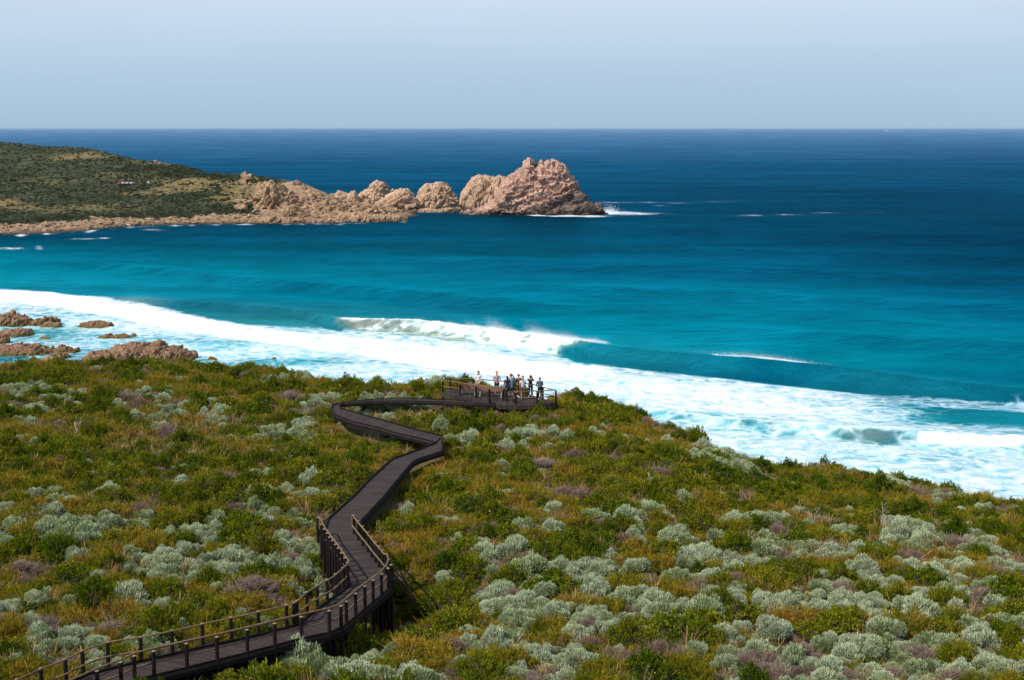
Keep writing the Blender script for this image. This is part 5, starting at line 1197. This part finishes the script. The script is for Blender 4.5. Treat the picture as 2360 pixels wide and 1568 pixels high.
for nm, ids_, pr, lb in (('green_ground_cover', k2[:int(len(k2) * .62)], PROT[1] + PROT[2][:1], 'low green creeping cover between the bushes'), ('dry_ground_cover', k2[int(len(k2) * .62):], PROT[2] + PROT[3][:1] + PROT[2][:1], 'low golden and brown litter plants between the bushes')):
    ids_ = ids_[sd_[ids_] < .35]; n = len(ids_); s = RNG.uniform(.28, .62, n)
    scatter(nm, np.stack([x[ids_], y[ids_], z[ids_] - .04], 1), np.stack([s, s, s * RNG.uniform(.5, 1.0, n)], 1), np.stack([RNG.normal(0, .15, n), RNG.normal(0, .15, n), RNG.uniform(0, 6.28, n)], 1), pr, lb, 'ground cover')
# bleached dead branches
M_DEAD = simple('bleached_wood', (.52, .44, .36), .85, .25, 10)
def dead_branch(u_, v_, s_, label, seed):
    r = random.Random(seed); p_ = P(u_, v_, 39.6); g_ = gz(p_.x, p_.y); mb = MB()
    def grow(a, d, l, w, dep):
        pts = [a]; 
        for k in range(3): d = (d + Vector((r.uniform(-.4, .4), r.uniform(-.4, .4), r.uniform(-.2, .25)))).normalized(); pts.append(pts[-1] + d * l / 3)
        mb.tube(pts, [w, w * .8, w * .65, w * .5], 5)
        if dep:
            for k in range(3): grow(pts[r.choice((1, 2, 3))], (d + Vector((r.uniform(-1, 1), r.uniform(-1, 1), r.uniform(-.1, .9)))).normalized(), l * .6, w * .55, dep - 1)
    grow(Vector((0, 0, 0)), Vector((.1, 0, 1)), 1.0 * s_, .035 * s_, 3)
    tag(mb.build('dead_branch', M_DEAD, loc=(p_.x, p_.y, g_ + .2)), label, 'branch')
dead_branch(178, 1000, 1.0, 'bleached forked branch standing in the reedy slope at far left', 1)
dead_branch(2045, 1180, .9, 'pale dead branch upright on the right-hand slope near the rim', 3)
dead_branch(1880, 1170, .8, 'pale dead branch leaning on the middle right slope', 4)
dead_branch(1500, 1130, .7, 'grey dead branch above the sandy slope right of the boardwalk', 5)
dead_branch(1085, 868+40, .9, 'thin bare twig sticking up at the scrub end of the platform', 6)

# ------------------------------------------------------------------ headland scrub, cars
M_FAR = leaf_mat('far_scrub_leaf', [(.035, .045, .018), (.062, .076, .030), (.10, .11, .048), (.15, .18, .11)], .1, .8, .05)
def clump_mesh(name, seed):
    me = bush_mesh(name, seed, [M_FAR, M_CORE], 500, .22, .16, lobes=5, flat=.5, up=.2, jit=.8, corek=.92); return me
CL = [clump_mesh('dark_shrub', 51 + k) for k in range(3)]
DS = [(500,437,26,5.5),(470,462,20,4),(520,452,18,4),(560,470,22,5),(590,476,18,4),(610,484,16,4),(440,492,26,6),(400,493,24,6),(480,494,24,6),(520,494,20,5),(150,455,34,7),(190,462,26,6),(120,462,22,5),(90,432,24,5),(130,436,22,5),(170,440,20,5),(210,442,16,4),(30,420,24,5),(60,424,18,4),(380,395,20,5),(405,402,18,4),(300,440,14,4),(370,440,14,4),(540,402,12,3),(590,425,9,4),(585,415,7,3),(250,428,16,4),(20,445,22,5),(720,478,12,3),(640,428,12,3),(340,486,22,5),(280,478,20,4),(560,446,14,4),(460,446,12,3)]
far_protos = []
for q, (a, b, w_, h_) in enumerate(DS):
    k = hpick(a, b); m_ = w_ / FPX * hy[k] / 1.7
    o = bpy.data.objects.new('dark_shrub', CL[q % 3]); COL.objects.link(o); o.location = (hx[k], hy[k], hz[k] - .3); o.scale = (m_, m_ * .8, m_ * .42 + .5); o.rotation_euler = (0, 0, random.uniform(0, 6))
    where = 'above the shore band' if b > 480 else 'on the brow' if b < 412 else 'around the car park' if a < 340 and b < 450 else 'on the lower flank' if a < 340 else 'below the tan slope'
    tag(o, ('wide' if w_ > 20 else 'small') + ' dark rounded thicket ' + where + ' of the headland' + (', seaward side' if a > 450 else ''), 'shrub', 'dark thickets ' + where + (' wide' if w_ > 20 else ' small') + (' seaward' if a > 450 else ''))
    if q < 3: far_protos.append(o)
ks = np.where((w_rock < .35) & (hz > 2) & (hu > -200) & (HZ.ravel() > 2))[0]; pr = np.clip(1.1 - w_tan[ks] * 1.2, .14, 1); pr *= np.clip(.85 + .9 * fbm(xyz(hx[ks] * .02, hy[ks] * .02, 0 * hx[ks] + 5), 3), .08, 1); ks = ks[RNG.random(len(ks)) < pr]; ks = RNG.choice(ks, 30000)
s = RNG.gamma(1.8, .26, len(ks)) + .25
scatter('headland_scrub', np.stack([hx[ks] + RNG.normal(0, 2, len(ks)), hy[ks] + RNG.normal(0, 2.5, len(ks)), hz[ks] - .2], 1), np.stack([s, s, s * RNG.uniform(.6, 1.1, len(ks))], 1), np.stack([0 * s, 0 * s, RNG.uniform(0, 6, len(ks))], 1), far_protos, 'low mottled scrub covering the far headland', 'scrub')
# tuft on top of the big rock
pk = atY(1232, 379, 1003); o = bpy.data.objects.new('dark_shrub', CL[1]); COL.objects.link(o); o.location = (float(pk[0]), float(pk[1]), float(pk[2]) - 1.0); o.scale = (2.6, 2.2, 2.4); tag(o, 'green tuft growing between the knobs on the peak of the big rock', 'shrub')
GLASS = simple('car_glass', (.02, .025, .03), .1, .1, 3, .6); TYRE = simple('tyre_rubber', (.02, .02, .02), .9); RIMM = simple('wheel_rim', (.4, .4, .42), .4, .1, 4, .5, .8)
M_PARK = simple('gravel', (.17, .14, .10), .9, .2, 1)
k = hpick(292, 427); cpz = hz[k]; base = Vector((hx[k], hy[k], cpz))
mb = MB(); mb.box((base.x + 1, base.y + 4, cpz + 1.2), (17, 7, .5)); tag(mb.build('car_park', M_PARK), kind='structure')
def car(dx, dy, rz, colr, label, van=False):
    paint = simple('paint_%d_%d' % (int(colr[0] * 99), int(colr[1] * 99)), colr, .3, .04, 2, .5)
    o = empty('parked_car', (base.x + dx, base.y + dy, cpz + 1.45), rz); tag(o, label, 'car', 'cars in the headland car park')
    top = 1.5 if not van else 1.75
    prof = [(-2.2, .35), (-2.22, .75), (-2.05, .95), (-1.0, 1.0), (1.15, 1.0), (2.1, .98), (2.2, .6), (2.15, .35)]
    bm = bmesh.new(); A = [bm.verts.new((a, -.88, b)) for a, b in prof]; B = [bm.verts.new((a, .88, b)) for a, b in prof]; bm.faces.new(A); bm.faces.new(B[::-1])
    for i in range(len(prof)): j = (i + 1) % len(prof); bm.faces.new((A[i], B[i], B[j], A[j]))
    m_ = MB(); m_.bm.free(); m_.bm = bm; m_.build('body', paint, o, bevel=.06)
    m_ = MB(); m_.box((.25, 0, .98 + (top - 1.0) / 2), (2.6, 1.55, top - 1.04), taper=.78); m_.build('windows', GLASS, o, bevel=.04)
    m_ = MB(); m_.box((.25, 0, top), (2.0, 1.25, .07)); m_.build('roof', paint, o, bevel=.02)
    for a in (-1.35, 1.35):
        for s_ in (-1, 1):
            w_ = MB().bar((a, s_ * .72, .33), (a, s_ * .92, .33), .33, seg=16).build('wheel', TYRE, o); MB().bar((a, s_ * .90, .33), (a, s_ * .935, .33), .19, seg=12).build('rim', RIMM, w_)
    for s_ in (-1, 1): MB().box((-2.2, s_ * .62, .72), (.06, .34, .16)).build('headlight', simple('lamp_glass', (.7, .7, .68), .2), o)
car(-4.4, -3, 1.45, (.42, .02, .02), 'red car at the scrub end of the headland car park', True)
car(-1.2, -3.4, 1.5, (.72, .74, .76), 'pale silver car next to the red one')
car(1.9, -3.2, 1.4, (.66, .68, .72), 'light grey car in the middle of the parked row')
car(5.2, -2.6, 1.3, (.82, .82, .82), 'tall white car at the right end of the parked row', True)
# notice board on the headland
bb = Vector((base.x + 17, base.y - 1, cpz + 1.2)); nb = empty('notice_board', bb); tag(nb, 'small white notice board on posts beyond the parked cars', 'sign')
for s_ in (-.6, .6): MB().box((s_, 0, .7), (.1, .1, 1.8)).build('post', M_POST, nb)
MB().box((0, -.06, 1.3), (1.5, .05, 1.0)).build('panel', white, nb)
# distant ship
sx, sy, _ = at(2043, 303, 0); sh = empty('ship', (float(sx), float(sy), 0)); tag(sh, 'tiny white ship on the horizon', 'ship'); f = float(sy) / 42000
prof = [(-55, 14), (-50, 0), (50, 0), (58, 15), (-40, 12)]
bm = bmesh.new(); A = [bm.verts.new((a * f, -8 * f, b * f)) for a, b in prof]; B = [bm.verts.new((a * f, 8 * f, b * f)) for a, b in prof]; bm.faces.new(A); bm.faces.new(B[::-1])
for i in range(5): bm.faces.new((A[i], B[i], B[(i + 1) % 5], A[(i + 1) % 5]))
m_ = MB(); m_.bm.free(); m_.bm = bm; m_.build('hull', simple('ship_paint', (.45, .48, .52)), sh); MB().box((-20 * f, 0, 22 * f), (34 * f, 14 * f, 20 * f)).build('deckhouse', white, sh)

# ------------------------------------------------------------------ haze
HZD = 1.0e-5
mb = MB(); mb.box((0, 95000, 30), (200000, 200000, 80 + 10))
hm = bpy.data.materials.new('haze'); hm.use_nodes = True; hn = hm.node_tree; hn.nodes.clear(); ho = hn.nodes.new('ShaderNodeOutputMaterial'); hv_ = hn.nodes.new('ShaderNodeVolumePrincipled')
hv_.inputs['Density'].default_value = HZD; hv_.inputs['Color'].default_value = (.62, .78, 1.0, 1); hn.links.new(hv_.outputs[0], ho.inputs['Volume'])
USE_HAZE = True
if USE_HAZE: tag(mb.build('haze', hm), kind='stuff', label='thin blue sea haze', cat='haze')
